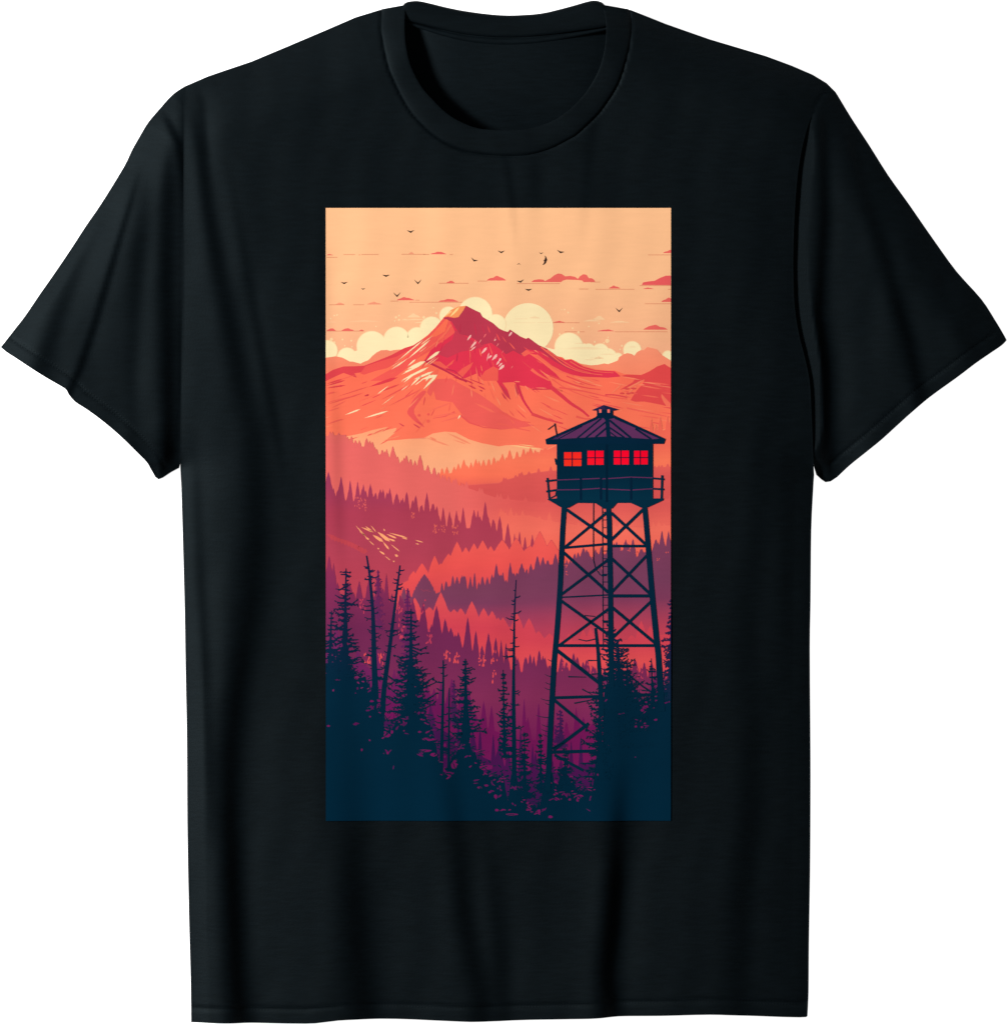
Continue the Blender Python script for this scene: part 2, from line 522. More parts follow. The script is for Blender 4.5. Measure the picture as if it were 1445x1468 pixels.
for side in ('l', 'r'):
    if side == 'l':
        o, c, u, arm, fl, dx = sleeve_l_out, cuff_l, under_l, armL, sl_folds, 5
    else:
        o, c, u, arm, fl, dx = sleeve_r_out, cuff_r, under_r, armR, sr_folds, -5
    zf = z_sleeve(fl, o, u, arm, c)
    seam = [arm[0]] + push(arm[2:-3], dx)
    if side == 'r':
        seam = [(1194, 132)] + push(arm[1:-3], dx)
    poly = chain(smooth_poly(o, 3), smooth_poly(c, 3), u[:-1], seam[::-1])
    sh = Sheet(); sh.add(tri(poly), 4.0)
    slv = sheet_object('sleeve', sh, zf, M_COTTON, shirt, wall=14.0, under=1.2)
    s1 = offset_line(c, 18.5)[4:-5]; s2 = offset_line(c, 22.5)[4:-5]
    stitches('hem_stitching', [s1, s2], zf, slv)

h1 = [(x, y - 18.5) for x, y in resample(hem, 120)[2:-2]]
h2 = [(x, y - 22.5) for x, y in resample(hem, 120)[2:-2]]
stitches('hem_stitching', [h1, h2], z_body, front)

# collar: rib band on the front, rolled over the inner edge
neck_in = [(584, 8), (581.5, 16), (581, 30), (581, 48), (582.5, 66), (586, 85), (591, 101), (600, 119), (609, 133), (620, 145), (631, 156.5), (642, 166), (653, 173.5), (664, 179), (676, 184), (690, 187.5), (712, 189.2), (736, 189.2), (756, 187.5), (771, 184), (785, 179), (798, 173), (808, 166), (819, 157.5), (829, 147), (839, 135.5), (848, 122), (856, 107), (862, 91), (866, 73), (868, 56), (868.4, 42), (867.5, 28), (865, 16), (862, 8)]
NC = 160
Po = resample(smooth_poly(neck_out, 4), NC); Pi = resample(smooth_poly(neck_in, 4), NC)
# match end points at the shoulder folds
rows = []
prof = [(-0.055, -4.0), (-0.04, -2.2), (-0.01, 0.2), (0.1, 1.2), (0.3, 1.7), (0.5, 1.9), (0.7, 1.8), (0.88, 1.6), (0.98, 1.5), (0.997, 1.3), (1.0, 0.9), (0.99, -0.2), (0.95, -2.5), (0.9, -6.0), (0.88, -10.0)]
zo = z_body(Po[:, 0], Po[:, 1])
k = np.ones(9) / 9
zo = zo + 2.2
zo = np.convolve(np.r_[[zo[0]] * 4, zo, [zo[-1]] * 4], k, 'valid')
lowr = np.clip(Po[:, 1] / 110.0, 0, 1) ** 0.8      # towards the shoulder the band lies lower and rolls to the back
V, F = [], []
for t, dz in prof:
    P = Po + (Pi - Po) * t
    edge = np.where(dz < -1, 0.35 + 0.65 * lowr, 1.0)
    z = zo * (0.92 + 0.08 * lowr) + 3 * (1 - lowr) * t + dz * edge
    V.append(to_world(P, np.maximum(z, 3.5)))
V = np.vstack(V)
for r in range(len(prof) - 1):
    for i in range(NC - 1):
        a = r * NC + i
        F.append([a, a + 1, a + NC + 1, a + NC])
link_mesh('collar', V, F, M_RIB, shirt)

# back of the collar seen from inside
top_c = resample(smooth_poly([(578, 9), (581, 5.5), (588, 3.4), (600, 2.8), (617, 6.3), (639, 11.8), (664, 16.8), (697, 21.3), (725, 23.4), (750, 22.8), (777, 20.4), (805, 14), (827, 8), (841, 4), (852, 2.2), (862, 4.5), (868, 10)], 4), 90)
low_c = resample(smooth_poly([(576, 30), (586, 32), (600, 35), (631, 43), (664, 50), (697, 53.6), (725, 54.8), (755, 54.2), (786, 51.3), (819, 47), (847, 43), (866, 40), (872, 38)], 4), 90)
prof = [(-0.05, 2.5), (-0.015, 18.5), (0.02, 23.4), (0.1, 25.2), (0.3, 26.6), (0.6, 27.4), (0.85, 27.4), (0.97, 26.8), (1.0, 25.2), (1.03, 20.0)]
V, F = [], []
for t, z in prof:
    P = top_c + (low_c - top_c) * t
    V.append(to_world(P, np.full(90, z)))
V = np.vstack(V)
for r in range(len(prof) - 1):
    for i in range(89):
        a = r * 90 + i
        F.append([a + 1, a, a + 90, a + 91])
for f in F: f.reverse()
bc = link_mesh('collar_back', V, F, M_RIB, shirt)
# taped neck seam under it
la = low_c + np.array([0, 1.2]); lb = low_c + np.c_[np.zeros(90), 4.0 + 7.0 * np.sin(np.linspace(0.15, math.pi - 0.15, 90))]
V, F = [], []
prof = [(0, 23.6), (0.12, 25.4), (0.5, 25.7), (0.88, 25.3), (1.0, 23.2)]
for t, z in prof:
    P = la + (lb - la) * t
    V.append(to_world(P, np.full(90, z)))
V = np.vstack(V)
for r in range(len(prof) - 1):
    for i in range(89):
        a = r * 90 + i
        F.append([a, a + 1, a + 91, a + 90][::-1])
for f in F: f.reverse()
nt_o = link_mesh('neck_tape', V, [f[::-1] for f in F], M_INSIDE, shirt)

# ------------------------------------------------------------------ the print
INKK = 1.0
CELL = 6.0
PF = 1.0 - 42.0 / CAMD                     # the print lies about 42 px nearer the lens than the table
LEV = 0.035
X0, X1, Y0, Y1 = 467.3, 961.6, 298.2, 1177.0

def A(*p): return [(465 + x / 5.78, 295 + y / 5.78) for x, y in p]
def B(*p): return [(715 + x / 5.78, 295 + y / 5.78) for x, y in p]
def C(*p): return [(465 + x / 5.78, 540 + y / 5.78) for x, y in p]
def D(*p): return [(715 + x / 5.78, 540 + y / 5.78) for x, y in p]
def E(*p): return [(465 + x / 5.78, 730 + y / 5.78) for x, y in p]
def F_(*p): return [(715 + x / 5.78, 730 + y / 5.78) for x, y in p]
def G(*p): return [(465 + x / 5.78, 930 + y / 5.78) for x, y in p]
def H(*p): return [(715 + x / 5.78, 930 + y / 5.78) for x, y in p]

def ink(c):
    l = srgb(c)
    return (l[0] * INKK, l[1] * INKK, l[2] * INKK)
def grad(stops):
    """printed colour running down the picture"""
    ys = [float(v[0]) for v in stops]
    cs = [ink(v[1]) for v in stops]
    def f(x, y):
        if y <= ys[0]: return cs[0]
        if y >= ys[-1]: return cs[-1]
        k = 1
        while ys[k] < y: k += 1
        t = (y - ys[k - 1]) / (ys[k] - ys[k - 1]); a, b = cs[k - 1], cs[k]
        return (a[0] + (b[0] - a[0]) * t, a[1] + (b[1] - a[1]) * t, a[2] + (b[2] - a[2]) * t)
    return f
def gradxy(fa, fb, xa, xb):
    def f(x, y):
        t = min(max((x - xa) / (xb - xa), 0), 1)
        a, b = fa(x, y), fb(x, y)
        return tuple(a[i] * (1 - t) + b[i] * t for i in range(3))
    return f

def clip_rect(poly):
    for ax, c, less in ((0, X0, False), (0, X1, True), (1, Y0, False), (1, Y1, True)):
        poly = clip(poly, ax, c, less)
        if len(poly) < 3:
            return []
    return poly

class Facets:
    """print height: flat facets shared by every layer, so the ink layers stay exactly parallel"""
    def __init__(self, fn, cell):
        self.c = cell
        self.i0, self.j0 = math.floor(440 / cell), math.floor(270 / cell)
        xs = np.arange(self.i0, math.ceil(990 / cell) + 1) * cell; ys = np.arange(self.j0, math.ceil(1210 / cell) + 1) * cell
        X, Y = np.meshgrid(xs, ys)
        self.z = fn(X.ravel(), Y.ravel()).reshape(X.shape)
    def __call__(self, x, y):
        u = x / self.c - self.i0; v = y / self.c - self.j0
        i = np.clip(np.floor(u).astype(int), 0, self.z.shape[1] - 2); j = np.clip(np.floor(v).astype(int), 0, self.z.shape[0] - 2)
        a = u - i; b = v - j; z = self.z
        z00, z10, z01, z11 = z[j, i], z[j, i + 1], z[j + 1, i], z[j + 1, i + 1]
        return np.where(a + b <= 1, z00 + a * (z10 - z00) + b * (z01 - z00), z11 + (1 - a) * (z01 - z11) + (1 - b) * (z10 - z11))
z_print = Facets(z_body, CELL)

class Art:
    def __init__(self, name, level, parent=None):
        self.sh = Sheet(); self.name = name; self.level = level; self.parent = parent; self.js = 4.0
    def polys(self, polys, col, lift=0.0, jit=0.0):
        out = []
        for p in polys:
            q = clip_rect(p)
            if len(q) >= 3:
                out.append([((x - CX) * PF + CX, (y - CY) * PF + CY) for x, y in q])
        if out:
            c = (lambda x, y: col((x - CX) / PF + CX, (y - CY) / PF + CY)) if callable(col) else ink(col)
            self.sh.add(out, CELL, (self.level + lift + jit * self.js) * LEV, c, True)
    def poly(self, p, col, lift=0.0, smooth=0):
        if smooth:
            p = smooth_poly(p, smooth, True)
        self.polys(tri(p), col, lift, random.uniform(0, 0.05))
    def stroke(self, pts, w0, w1=None, col=(0, 0, 0), lift=0.0, mid=None):
        if w1 is None: w1 = w0
        n = len(pts)
        P = np.array(pts, float)
        T = np.gradient(P, axis=0); T /= np.linalg.norm(T, axis=1)[:, None] + 1e-9
        Nn = np.c_[-T[:, 1], T[:, 0]]
        ws = np.linspace(w0, w1, n) / 2
        L = P + Nn * ws[:, None]; R = P - Nn * ws[:, None]
        q = []
        for i in range(n - 1):
            q.append([tuple(L[i]), tuple(L[i + 1]), tuple(R[i + 1]), tuple(R[i])])
        self.polys(q, col, lift, random.uniform(0, 0.06))
    def dash(self, a, b, w, col, lift=0.0):
        """brush mark: pointed at both ends"""
        a = np.array(a); b = np.array(b); t = b - a; L = np.linalg.norm(t); t = t / (L + 1e-9); n = np.array([-t[1], t[0]])
        m1 = a + t * L * 0.35; m2 = a + t * L * 0.75
        self.polys([[tuple(a), tuple(m1 + n * w * .4), tuple(m2 + n * w * .5), tuple(b), tuple(m2 - n * w * .5), tuple(m1 - n * w * .4)]], col, lift, random.uniform(0, 0.05))
    def disc(self, c, r, col, lift=0.0, ry=None, n=None):
        n = n or (44 if r > 8 else 12)
        ry = ry or r
        self.polys([[(c[0] + r * math.cos(2 * math.pi * i / n), c[1] + ry * math.sin(2 * math.pi * i / n)) for i in range(n)]], col, lift, random.uniform(0, 0.05))
    def ridge(self, tips, base, bottom, col, lift=0.0, fill=0, fh=(4, 9), hwk=0.22, jag=0.8, x0=None, x1=None, step=0.7, seed=1, slim=0.72, halo=None):
        """a row of conifers: one outline; tips = [(x, y[, half width])]"""
        r = random.Random(seed)
        bx = [b[0] for b in base]; by = [b[1] for b in base]
        x0 = max(X0, bx[0]) if x0 is None else x0; x1 = min(X1, bx[-1]) if x1 is None else x1
        trees = []
        for t in tips:
            yb = np.interp(t[0], bx, by)
            h = max(yb - t[1], 3)
            trees.append((t[0], t[1], t[2] * slim if len(t) > 2 else h * hwk + 1.0, h))
        for i in range(fill):
            xt = r.uniform(x0, x1); h = r.uniform(*fh)
            yb = np.interp(xt, bx, by)
            trees.append((xt, yb - h, h * hwk + 1.0, h))
        xs = np.arange(x0, x1 + step, step); xs[-1] = x1
        top = np.interp(xs, bx, by)
        for (xt, yt, hw, h) in trees:
            dx = np.abs(xs - xt)
            t = dx / hw
            per = r.uniform(1.9, 2.9); ph = r.uniform(0, 1)
            saw = (np.abs(((dx / per + ph) % 1.0) - 0.35) * 3.4 - 1.0) * jag * 1.5 + np.array([r.uniform(-.5, .5) for _ in xs]) * jag
            y = yt + h * (0.75 * t + 0.25 * t ** 2.5) + saw * np.clip(t * 3, 0, 1)
            top = np.where(t <= 1.0, np.minimum(top, y), top)
        if halo:                                             # soft misty outline
            q = [[(xs[i], top[i] - 1.0), (xs[i + 1], top[i + 1] - 1.0), (xs[i + 1], top[i + 1] + 5), (xs[i], top[i] + 5)] for i in range(len(xs) - 1)]
            self.polys(q, halo, lift - 0.6)
        bt = bottom if callable(bottom) else (lambda x: bottom)
        q = []
        for i in range(len(xs) - 1):
            b0, b1 = bt(xs[i]), bt(xs[i + 1])
            if top[i] >= b0 and top[i + 1] >= b1: continue
            q.append([(xs[i], min(top[i], b0)), (xs[i + 1], min(top[i + 1], b1)), (xs[i + 1], b1), (xs[i], b0)])
        self.polys(q, col, lift)
    def done(self, label=None):
        o = sheet_object(self.name, self.sh, z_body, M_INK, self.parent, cols=True, zgeo=lambda x, y: z_print(x, y) + 0.4)
        if label: o['label'] = label
        return o

def lump(art, x0, x1, yb, h, col, seed=0, lift=0.0):
    """flat-based little cloud"""
    r = random.Random(seed * 31 + int(x0))
    n = 18
    pk = r.uniform(0.35, 0.65)
    pts = []
    for i in range(n + 1):
        t = i / n
        e = math.sin(math.pi * t) ** 0.55 * (0.66 + 0.34 * math.exp(-((t - pk) / 0.22) ** 2)) + 0.08 * math.sin(t * 19 + seed) * math.sin(math.pi * t)
        pts.append((x0 + (x1 - x0) * t, yb - max(h * e, 0.02)))
    q = [[pts[i], pts[i + 1], (pts[i + 1][0], yb), (pts[i][0], yb)] for i in range(n)]
    art.polys(q, col, lift, random.uniform(0, 0.04))

panel = bpy.data.objects.new('print_tmp', None)
bpy.data.objects.remove(panel)

# ---- sky: the base sheet of the print is the part itself
sky_col = grad([(298, (255, 193, 142)), (400, (254, 191, 141)), (470, (251, 184, 138)), (520, (250, 176, 136))])
sky = Art('print', 0, shirt)
sky.poly([(X0, Y0), (X1, Y0), (X1, Y1), (X0, Y1)], sky_col)
PRINT = sky.done()
PRINT['label'] = 'tall rectangular sunset print of a mountain, forest and lookout tower'

# ---- red streak clouds
CL = (238, 104, 94); CLf = (243, 150, 116); LN = (222, 132, 98)
class Streaks:
    """every little cloud is a piece of its own; hairlines go with the nearest cloud"""
    def __init__(self): self.l = []; self.k = []
    def polys(self, q, col, lift=0.0, jit=0.0):
        xs = [p[0] for f in q for p in f]; ys = [p[1] for f in q for p in f]
        c = ((min(xs) + max(xs)) / 2, (min(ys) + max(ys)) / 2)
        (self.k if lift > 0 else self.l).append((c, q, col, lift, jit))
    def poly(self, p, col):
        self.polys(tri(p), col)
    def done(self):
        arts = []
        for c, q, col, lift, jit in self.l:
            if c[0] > X1 + 8: pass
            a = Art('printed_streak_cloud', 1, PRINT); a.polys(q, col, lift, jit); arts.append((c, a))
        for c, q, col, lift, jit in self.k:
            b = min(arts, key=lambda t: abs(t[0][0] - c[0]) + 4 * abs(t[0][1] - c[1]))
            b[1].polys(q, col, lift, jit)
        for c, a in arts:
            if a.sh.f: a.done()
st = Streaks()
def lnA(x0, x1, y, c=LN, w=0.8):
    p = A((x0, y), (x1, y)); st.polys([[p[0], p[1], (p[1][0], p[1][1] + w), (p[0][0], p[0][1] + w)]], c, 0.2, random.uniform(0, .02))
def lnB(x0, x1, y, c=LN, w=0.8):
    p = B((x0, y), (x1, y)); st.polys([[p[0], p[1], (p[1][0], p[1][1] + w), (p[0][0], p[0][1] + w)]], c, 0.2, random.uniform(0, .02))
def lpA(x0, x1, y, h, c=CL):
    p = A((x0, y), (x1, y)); lump(st, p[0][0], p[1][0], p[0][1], h / 5.78, c, int(x0 + y))
def lpB(x0, x1, y, h, c=CL):
    p = B((x0, y), (x1, y)); lump(st, p[0][0], p[1][0], p[0][1], h / 5.78, c, int(x0 + y))
for a in ((20, 110, 425), (160, 255, 402), (285, 300, 405), (310, 450, 402), (640, 840, 400), (1040, 1065, 402), (950, 1195, 640), (1270, 1350, 622), (550, 612, 788), (755, 790, 780), (705, 1160, 797), (40, 165, 818), (240, 330, 818), (20, 328, 1036), (820, 870, 402)):
    lnA(*a)
for a in ((20, 75, 410, 10), (880, 1012, 402, 22), (1012, 1080, 640, 20), (1345, 1505, 620, 38), (600, 748, 783, 26), (945, 1112, 795, 24), (20, 97, 1036, 22), (142, 247, 1036, 22), (290, 330, 1036, 10)):
    lpA(*a)
for a in ((700, 742, 398, 14), (95, 168, 818, 16), (355, 475, 818, 22)):
    lpA(*a, c=CLf)
for a in ((150, 505, 643), (800, 1122, 690), (665, 742, 688), (1165, 1424, 660), (1400, 1424, 690), (1235, 1424, 405), (1210, 1424, 810), (960, 1395, 1042), (545, 710, 1042), (440, 668, 967), (760, 840, 630)):
    lnB(*a)
for a in ((910, 1006, 686, 24), (1195, 1282, 690, 12), (1360, 1480, 392, 26), (1345, 1480, 797, 34), (1195, 1397, 1027, 40), (815, 957, 1040, 16), (450, 548, 968, 14)):
    lpB(*a)
st.poly(B((268, 633), (290, 615), (330, 609), (370, 612), (380, 625), (430, 600), (460, 575), (490, 561), (520, 565), (550, 585), (590, 581), (630, 588), (655, 606), (670, 585), (700, 567), (727, 572), (745, 600), (770, 600), (790, 615), (798, 631), (700, 633), (695, 621), (650, 615), (560, 612), (530, 620), (515, 633)), CL)
st.poly(B((1183, 657), (1195, 635), (1240, 627), (1290, 622), (1330, 600), (1380, 580), (1424, 578), (1424, 658)), (236, 92, 92))
st.done()

# ---- pale specks and mist
for x, y, r in ((60, 1107, 14), (85, 1133, 10), (152, 1108, 8), (225, 1118, 8), (595, 925, 10), (620, 945, 9), (620, 910, 8), (825, 925, 12), (800, 992, 10), (930, 890, 9), (585, 955, 6), (55, 935, 6), (85, 910, 7), (107, 905, 7), (172, 1160, 6), (230, 1168, 6), (905, 845, 6), (430, 1000, 6)):
    sp = Art('printed_speck', 2, PRINT); sp.disc(A((x, y))[0], r / 5.78, (253, 212, 160)); sp.done()
for x, y, r in ((505, 1065, 9), (612, 1015, 8), (660, 1048, 10), (575, 885, 8), (545, 860, 7), (898, 1120, 18), (795, 1128, 8), (1020, 1160, 9), (905, 1090, 6), (870, 1135, 6), (1005, 1190, 7), (830, 975, 7), (745, 1000, 7), (520, 862, 5)):
    sp = Art('printed_speck', 2, PRINT); sp.disc(B((x, y))[0], r / 5.78, (253, 210, 158)); sp.done()
def mist(crop, x0, x1, y, h, c=(253, 204, 155)):
    p = crop((x0, y), (x1, y)); sp_ = Art('printed_mist', 2, PRINT); lump(sp_, p[0][0], p[1][0], p[0][1], h / 5.78, c, int(x0)); sp_.done()
for a in ((690, 795, 925, 32), (660, 860, 948, 12), (745, 860, 972, 14), (640, 700, 948, 10)): mist(A, *a)
mist(A, 200, 470, 962, 14, (252, 194, 147)); mist(A, 20, 110, 970, 14, (252, 190, 144))
for a in ((780, 878, 945, 34), (700, 850, 958, 16), (920, 1085, 968, 14)): mist(B, *a)

# ---- sun and the cream cumulus round it
sn = Art('printed_sun', 3, PRINT)
sn.disc(B((243, 1015))[0], 36.0, (254, 231, 180))
for x0, x1, y in ((130, 240, 935), (270, 340, 930), (120, 300, 968), (320, 430, 966)):
    p = B((x0, y), (x1, y)); sn.polys([[p[0], p[1], (p[1][0], p[1][1] + .7), (p[0][0], p[0][1] + .7)]], (250, 217, 168), 0.5)
lump(sn, *[v[0] for v in B((250, 0), (340, 0))], B((0, 931))[0][1], 2.6, (250, 215, 166), 3, 0.6)
sn.done()
cm = Art('printed_cumulus_cloud', 4, PRINT)
CR = (254, 232, 181)
for x, y, r in ((1250, 898, 138), (1030, 912, 72), (890, 1015, 92), (600, 1112, 105), (395, 1165, 122), (25, 1200, 82), (190, 1258, 78), (770, 1095, 84), (1420, 985, 82)):
    cm.disc(A((x, y))[0], r / 5.78, CR); cm.disc(A((x, y))[0], r / 5.78 + 1.1, (253, 216, 166), -0.6)
cm.poly(A((15, 1240), (100, 1250), (270, 1200), (420, 1150), (600, 1120), (800, 1060), (960, 960), (1100, 900), (1250, 880), (1445, 980), (1445, 1320), (15, 1320)), CR, 0.3)
cm.done()
cr = Art('printed_cumulus_cloud', 4, PRINT)
for x, y, r in ((580, 1170, 114), (700, 1215, 70), (840, 1215, 70), (900, 1262, 78), (1105, 1196, 70), (1400, 1248, 44), (745, 1195, 50), (985, 1262, 40)):
    cr.disc(B((x, y))[0], r / 5.78, CR); cr.disc(B((x, y))[0], r / 5.78 + 1.1, (253, 214, 163), -0.6)
cr.poly(B((300, 1150), (455, 1190), (690, 1170), (920, 1200), (980, 1240), (1100, 1240), (1424, 1260), (1424, 1340), (440, 1340)), CR, 0.3)
for x0, x1, y in ((480, 900, 1186), (560, 830, 1176), (740, 870, 1262), (690, 810, 1276), (830, 960, 1230), (500, 640, 1300), (620, 700, 1140), (1060, 1140, 1170)):
    p = B((x0, y), (x1, y)); cr.dash(p[0], p[1], 1.2, (251, 214, 165), 0.9)
lump(cr, *[v[0] for v in B((790, 0), (870, 0))], B((0, 1268))[0][1], 3.5, (252, 212, 163), 5, 0.9)
cr.done()

# ---- birds
BK = (58, 40, 34)
def bird(crop, x, y, w, deep=0.25, tilt=0.0, up=1):
    b = Art('printed_bird', 5, PRINT)
    c = crop((x, y))[0]; w = w * 1.06 / 5.78
    ct, sn_ = math.cos(tilt), math.sin(tilt)
    def P(u, v): return (c[0] + (u * ct - v * sn_) * w, c[1] + (u * sn_ + v * ct) * w * up)
    for sgn in (-1, 1):
        tip = P(sgn * 1.0, -deep * 1.9); mid = P(sgn * 0.5, -deep * 0.75); body = P(0, 0.10)
        lw = 0.29 * w
        q = [tip, (mid[0], mid[1] - lw * .45), (P(0, 0)[0], P(0, 0)[1] - lw * .4), (body[0], body[1] + lw * .75), (mid[0], mid[1] + lw * .5)]
        b.polys(tri(q), BK, 0, random.uniform(0, .03))
    b.dash(P(-0.12, 0.12), P(0.22, 0.22), 0.22 * w, BK, 0.5)
    b.done()
for a in ((715, 215, 30, .22), (1240, 452, 30, .22, .42), (512, 580, 30, .12), (165, 640, 28, .15), (322, 690, 17, .2), (775, 640, 29, .52), (602, 746, 29, .5)):
    bird(A, *a)
for a in ((20, 384, 28, .22), (350, 395, 17, .3), (510, 383, 31, .15, .25), (180, 628, 29, .22, -.2), (245, 696, 29, .12), (995, 872, 29, .5)):
    bird(B, *a)
bird(B, 165, 480, 15, .3, 0, -1)
b = Art('printed_bird', 5, PRINT)
b.poly(B((380, 412), (392, 424), (397, 438), (401, 450), (394, 462), (388, 478), (368, 491), (362, 489), (374, 474), (377, 462), (369, 454), (379, 446), (384, 430)), BK)
b.done()

# ---- far hills
hl = Art('printed_hill', 6, PRINT)
hl.poly(A((12, 1258), (50, 1254), (95, 1247), (150, 1258), (210, 1290), (240, 1292), (300, 1308), (335, 1290), (365, 1280), (400, 1243), (435, 1215), (470, 1197), (520, 1194), (545, 1202), (575, 1196), (640, 1190), (720, 1300), (700, 1445), (12, 1445)), grad([(500, (246, 140, 108)), (535, (249, 130, 98))]))
hl.done()
hr = Art('printed_hill', 6, PRINT)
hr.poly(B((640, 1300), (700, 1312), (760, 1322), (820, 1318), (870, 1306), (905, 1312), (945, 1298), (985, 1282), (995, 1255), (1030, 1232), (1065, 1220), (1100, 1228), (1122, 1242), (1145, 1212), (1175, 1196), (1200, 1196), (1230, 1170), (1270, 1180), (1310, 1190), (1345, 1232), (1380, 1255), (1424, 1282), (1424, 1460), (640, 1460)), grad([(495, (252, 148, 113)), (535, (252, 138, 104))]))
hr.done()

# ---- the mountain
OR = (254, 116, 86); CO = (243, 92, 82); CRM = (228, 54, 78); DK = (188, 57, 78); RD = (226, 70, 76); CREAM = (255, 224, 176); PE = (253, 168, 121)
mt = Art('printed_mountain', 8, PRINT)
mt.poly(A((10, 1398), (70, 1360), (160, 1331), (250, 1330), (330, 1325), (450, 1280), (560, 1235), (660, 1180), (740, 1155), (800, 1115), (860, 1070), (920, 1010), (970, 950), (990, 925), (1050, 862), (1110, 836), (1175, 828), (1240, 862), (1290, 885), (1310, 920), (1400, 975), (1445, 1016))
        + B((40, 1036), (75, 1045), (92, 1025), (180, 1085), (220, 1105), (245, 1093), (330, 1155), (400, 1185), (480, 1245), (525, 1255), (550, 1275), (600, 1270), (650, 1295), (700, 1325), (800, 1355), (900, 1365), (960, 1365), (1040, 1395), (1180, 1402), (1250, 1370), (1310, 1332), (1370, 1311), (1424, 1345)) + [(962, 720), (466, 720)],
        grad([(430, (250, 110, 82)), (545, (254, 113, 85)), (625, (254, 118, 88)), (665, (252, 120, 90))]))
# left flank, red over orange
mt.poly(A((10, 1398), (70, 1360), (160, 1331), (250, 1330), (330, 1325), (450, 1280), (560, 1235), (660, 1180), (740, 1155), (800, 1115), (835, 1095), (740, 1190), (660, 1250), (590, 1290), (480, 1330), (360, 1352), (350, 1375), (250, 1388), (270, 1425), (160, 1385), (80, 1420), (10, 1455)), (226, 68, 76), 1)
mt.poly(A((340, 1330), (460, 1290), (600, 1250), (720, 1185), (620, 1290), (520, 1345), (420, 1370), (330, 1400), (300, 1390)), (240, 86, 80), 1.6)
mt.poly(A((860, 1070), (930, 1005), (990, 930), (1060, 960), (1085, 1060), (960, 1140), (880, 1200), (780, 1260), (690, 1340), (600, 1410), (540, 1450), (380, 1450), (460, 1405), (600, 1330), (700, 1230), (800, 1130)), (243, 90, 82), 1)
# crimson middle
mt.poly(A((1040, 950), (1085, 1050), (1010, 1105), (940, 1150), (880, 1200), (835, 1275), (860, 1292), (960, 1335), (1060, 1385), (1160, 1432), (1260, 1390), (1300, 1430), (1350, 1440), (1420, 1440)) + D((20, 100), (50, 150), (100, 195), (72, 110), (30, 50), (125, 45), (160, 70), (215, 80), (250, 92), (290, 104), (430, 106), (455, 100), (430, 40)) +
        B((330, 1350), (400, 1400), (520, 1445), (470, 1390), (360, 1300), (250, 1225), (310, 1235), (450, 1330), (560, 1390), (680, 1415), (900, 1425), (1010, 1415), (960, 1372), (800, 1362), (700, 1333), (600, 1277), (550, 1281), (480, 1248), (400, 1188), (330, 1157), (245, 1110), (120, 1060), (40, 1040)) + A((1300, 950), (1200, 900)), CRM, 2)
# dark summit
mt.poly(A((985, 927), (1020, 922), (1075, 930), (1110, 925), (1150, 872), (1175, 828), (1240, 862), (1290, 885), (1310, 920), (1400, 975), (1445, 1016)) + B((40, 1036), (75, 1045), (92, 1025), (180, 1085), (220, 1105), (245, 1093), (330, 1155), (400, 1185), (370, 1195), (420, 1240), (330, 1200), (235, 1190), (190, 1240), (120, 1200), (60, 1230), (0, 1180)) + A((1380, 1135), (1300, 1155), (1255, 1110), (1190, 1080), (1120, 1062), (1085, 1010), (1055, 960), (1000, 940)), DK, 3)
mt.poly(A((1085, 1030), (1150, 1070), (1260, 1140), (1330, 1160), (1250, 1190), (1130, 1210), (1020, 1260), (940, 1230), (1000, 1150), (1060, 1110)), (205, 60, 80), 2.6)
mt.poly(B((330, 1158), (420, 1200), (500, 1260), (560, 1330), (640, 1375), (560, 1345), (460, 1290), (380, 1230)), (196, 56, 78), 3.3)
# sunlit cap
mt.poly(A((995, 922), (1050, 862), (1110, 836), (1172, 829), (1150, 870), (1112, 922), (1075, 928), (1030, 915)), (250, 150, 92), 4)
mt.dash(*A((1040, 922), (1120, 838)), 3.2, (254, 212, 140), 4.5)
mt.dash(*A((1000, 915), (1060, 868)), 2.2, (253, 196, 130), 4.5)
mt.poly(A((955, 1000), (1010, 938), (1030, 950), (1000, 1040), (930, 1082), (865, 1092)), (253, 112, 82), 4)
mt.dash(*A((1050, 970), (960, 1120)), 4.0, (246, 96, 80), 4.2)
mt.stroke(A((1052, 985), (1010, 1050), (930, 1130), (840, 1200), (770, 1250)), 3.0, 0.8, (248, 108, 86), 4.4)
# orange clearings in the crimson
for p in (((1095, 1395), (1140, 1350), (1235, 1295), (1210, 1345), (1140, 1425)), ((1010, 1330), (1080, 1270), (1060, 1310), (1020, 1335)), ((1290, 1430), (1330, 1370), (1400, 1330), (1440, 1350), (1440, 1450), (1320, 1450)), ((860, 1290), (960, 1290), (1060, 1370), (1000, 1350), (920, 1320))):
    mt.poly(A(*p), (242, 92, 80), 3)
mt.poly(B((185, 1225), (225, 1195), (300, 1215), (250, 1230), (210, 1250)), (244, 96, 82), 3.5)
for p, w in ((((310, 1240), (380, 1290), (480, 1360), (620, 1410)), 4.5), (((350, 1170), (450, 1250), (560, 1330), (700, 1380), (860, 1402)), 2.2), (((400, 1195), (520, 1280), (640, 1350), (760, 1385)), 1.6), (((270, 1355), (330, 1400), (420, 1450)), 4.5), (((590, 1290), (680, 1340), (800, 1372), (950, 1385)), 1.8)):
    mt.stroke(smooth_poly(B(*p), 4), w, w * .4, (248, 104, 84), 4)
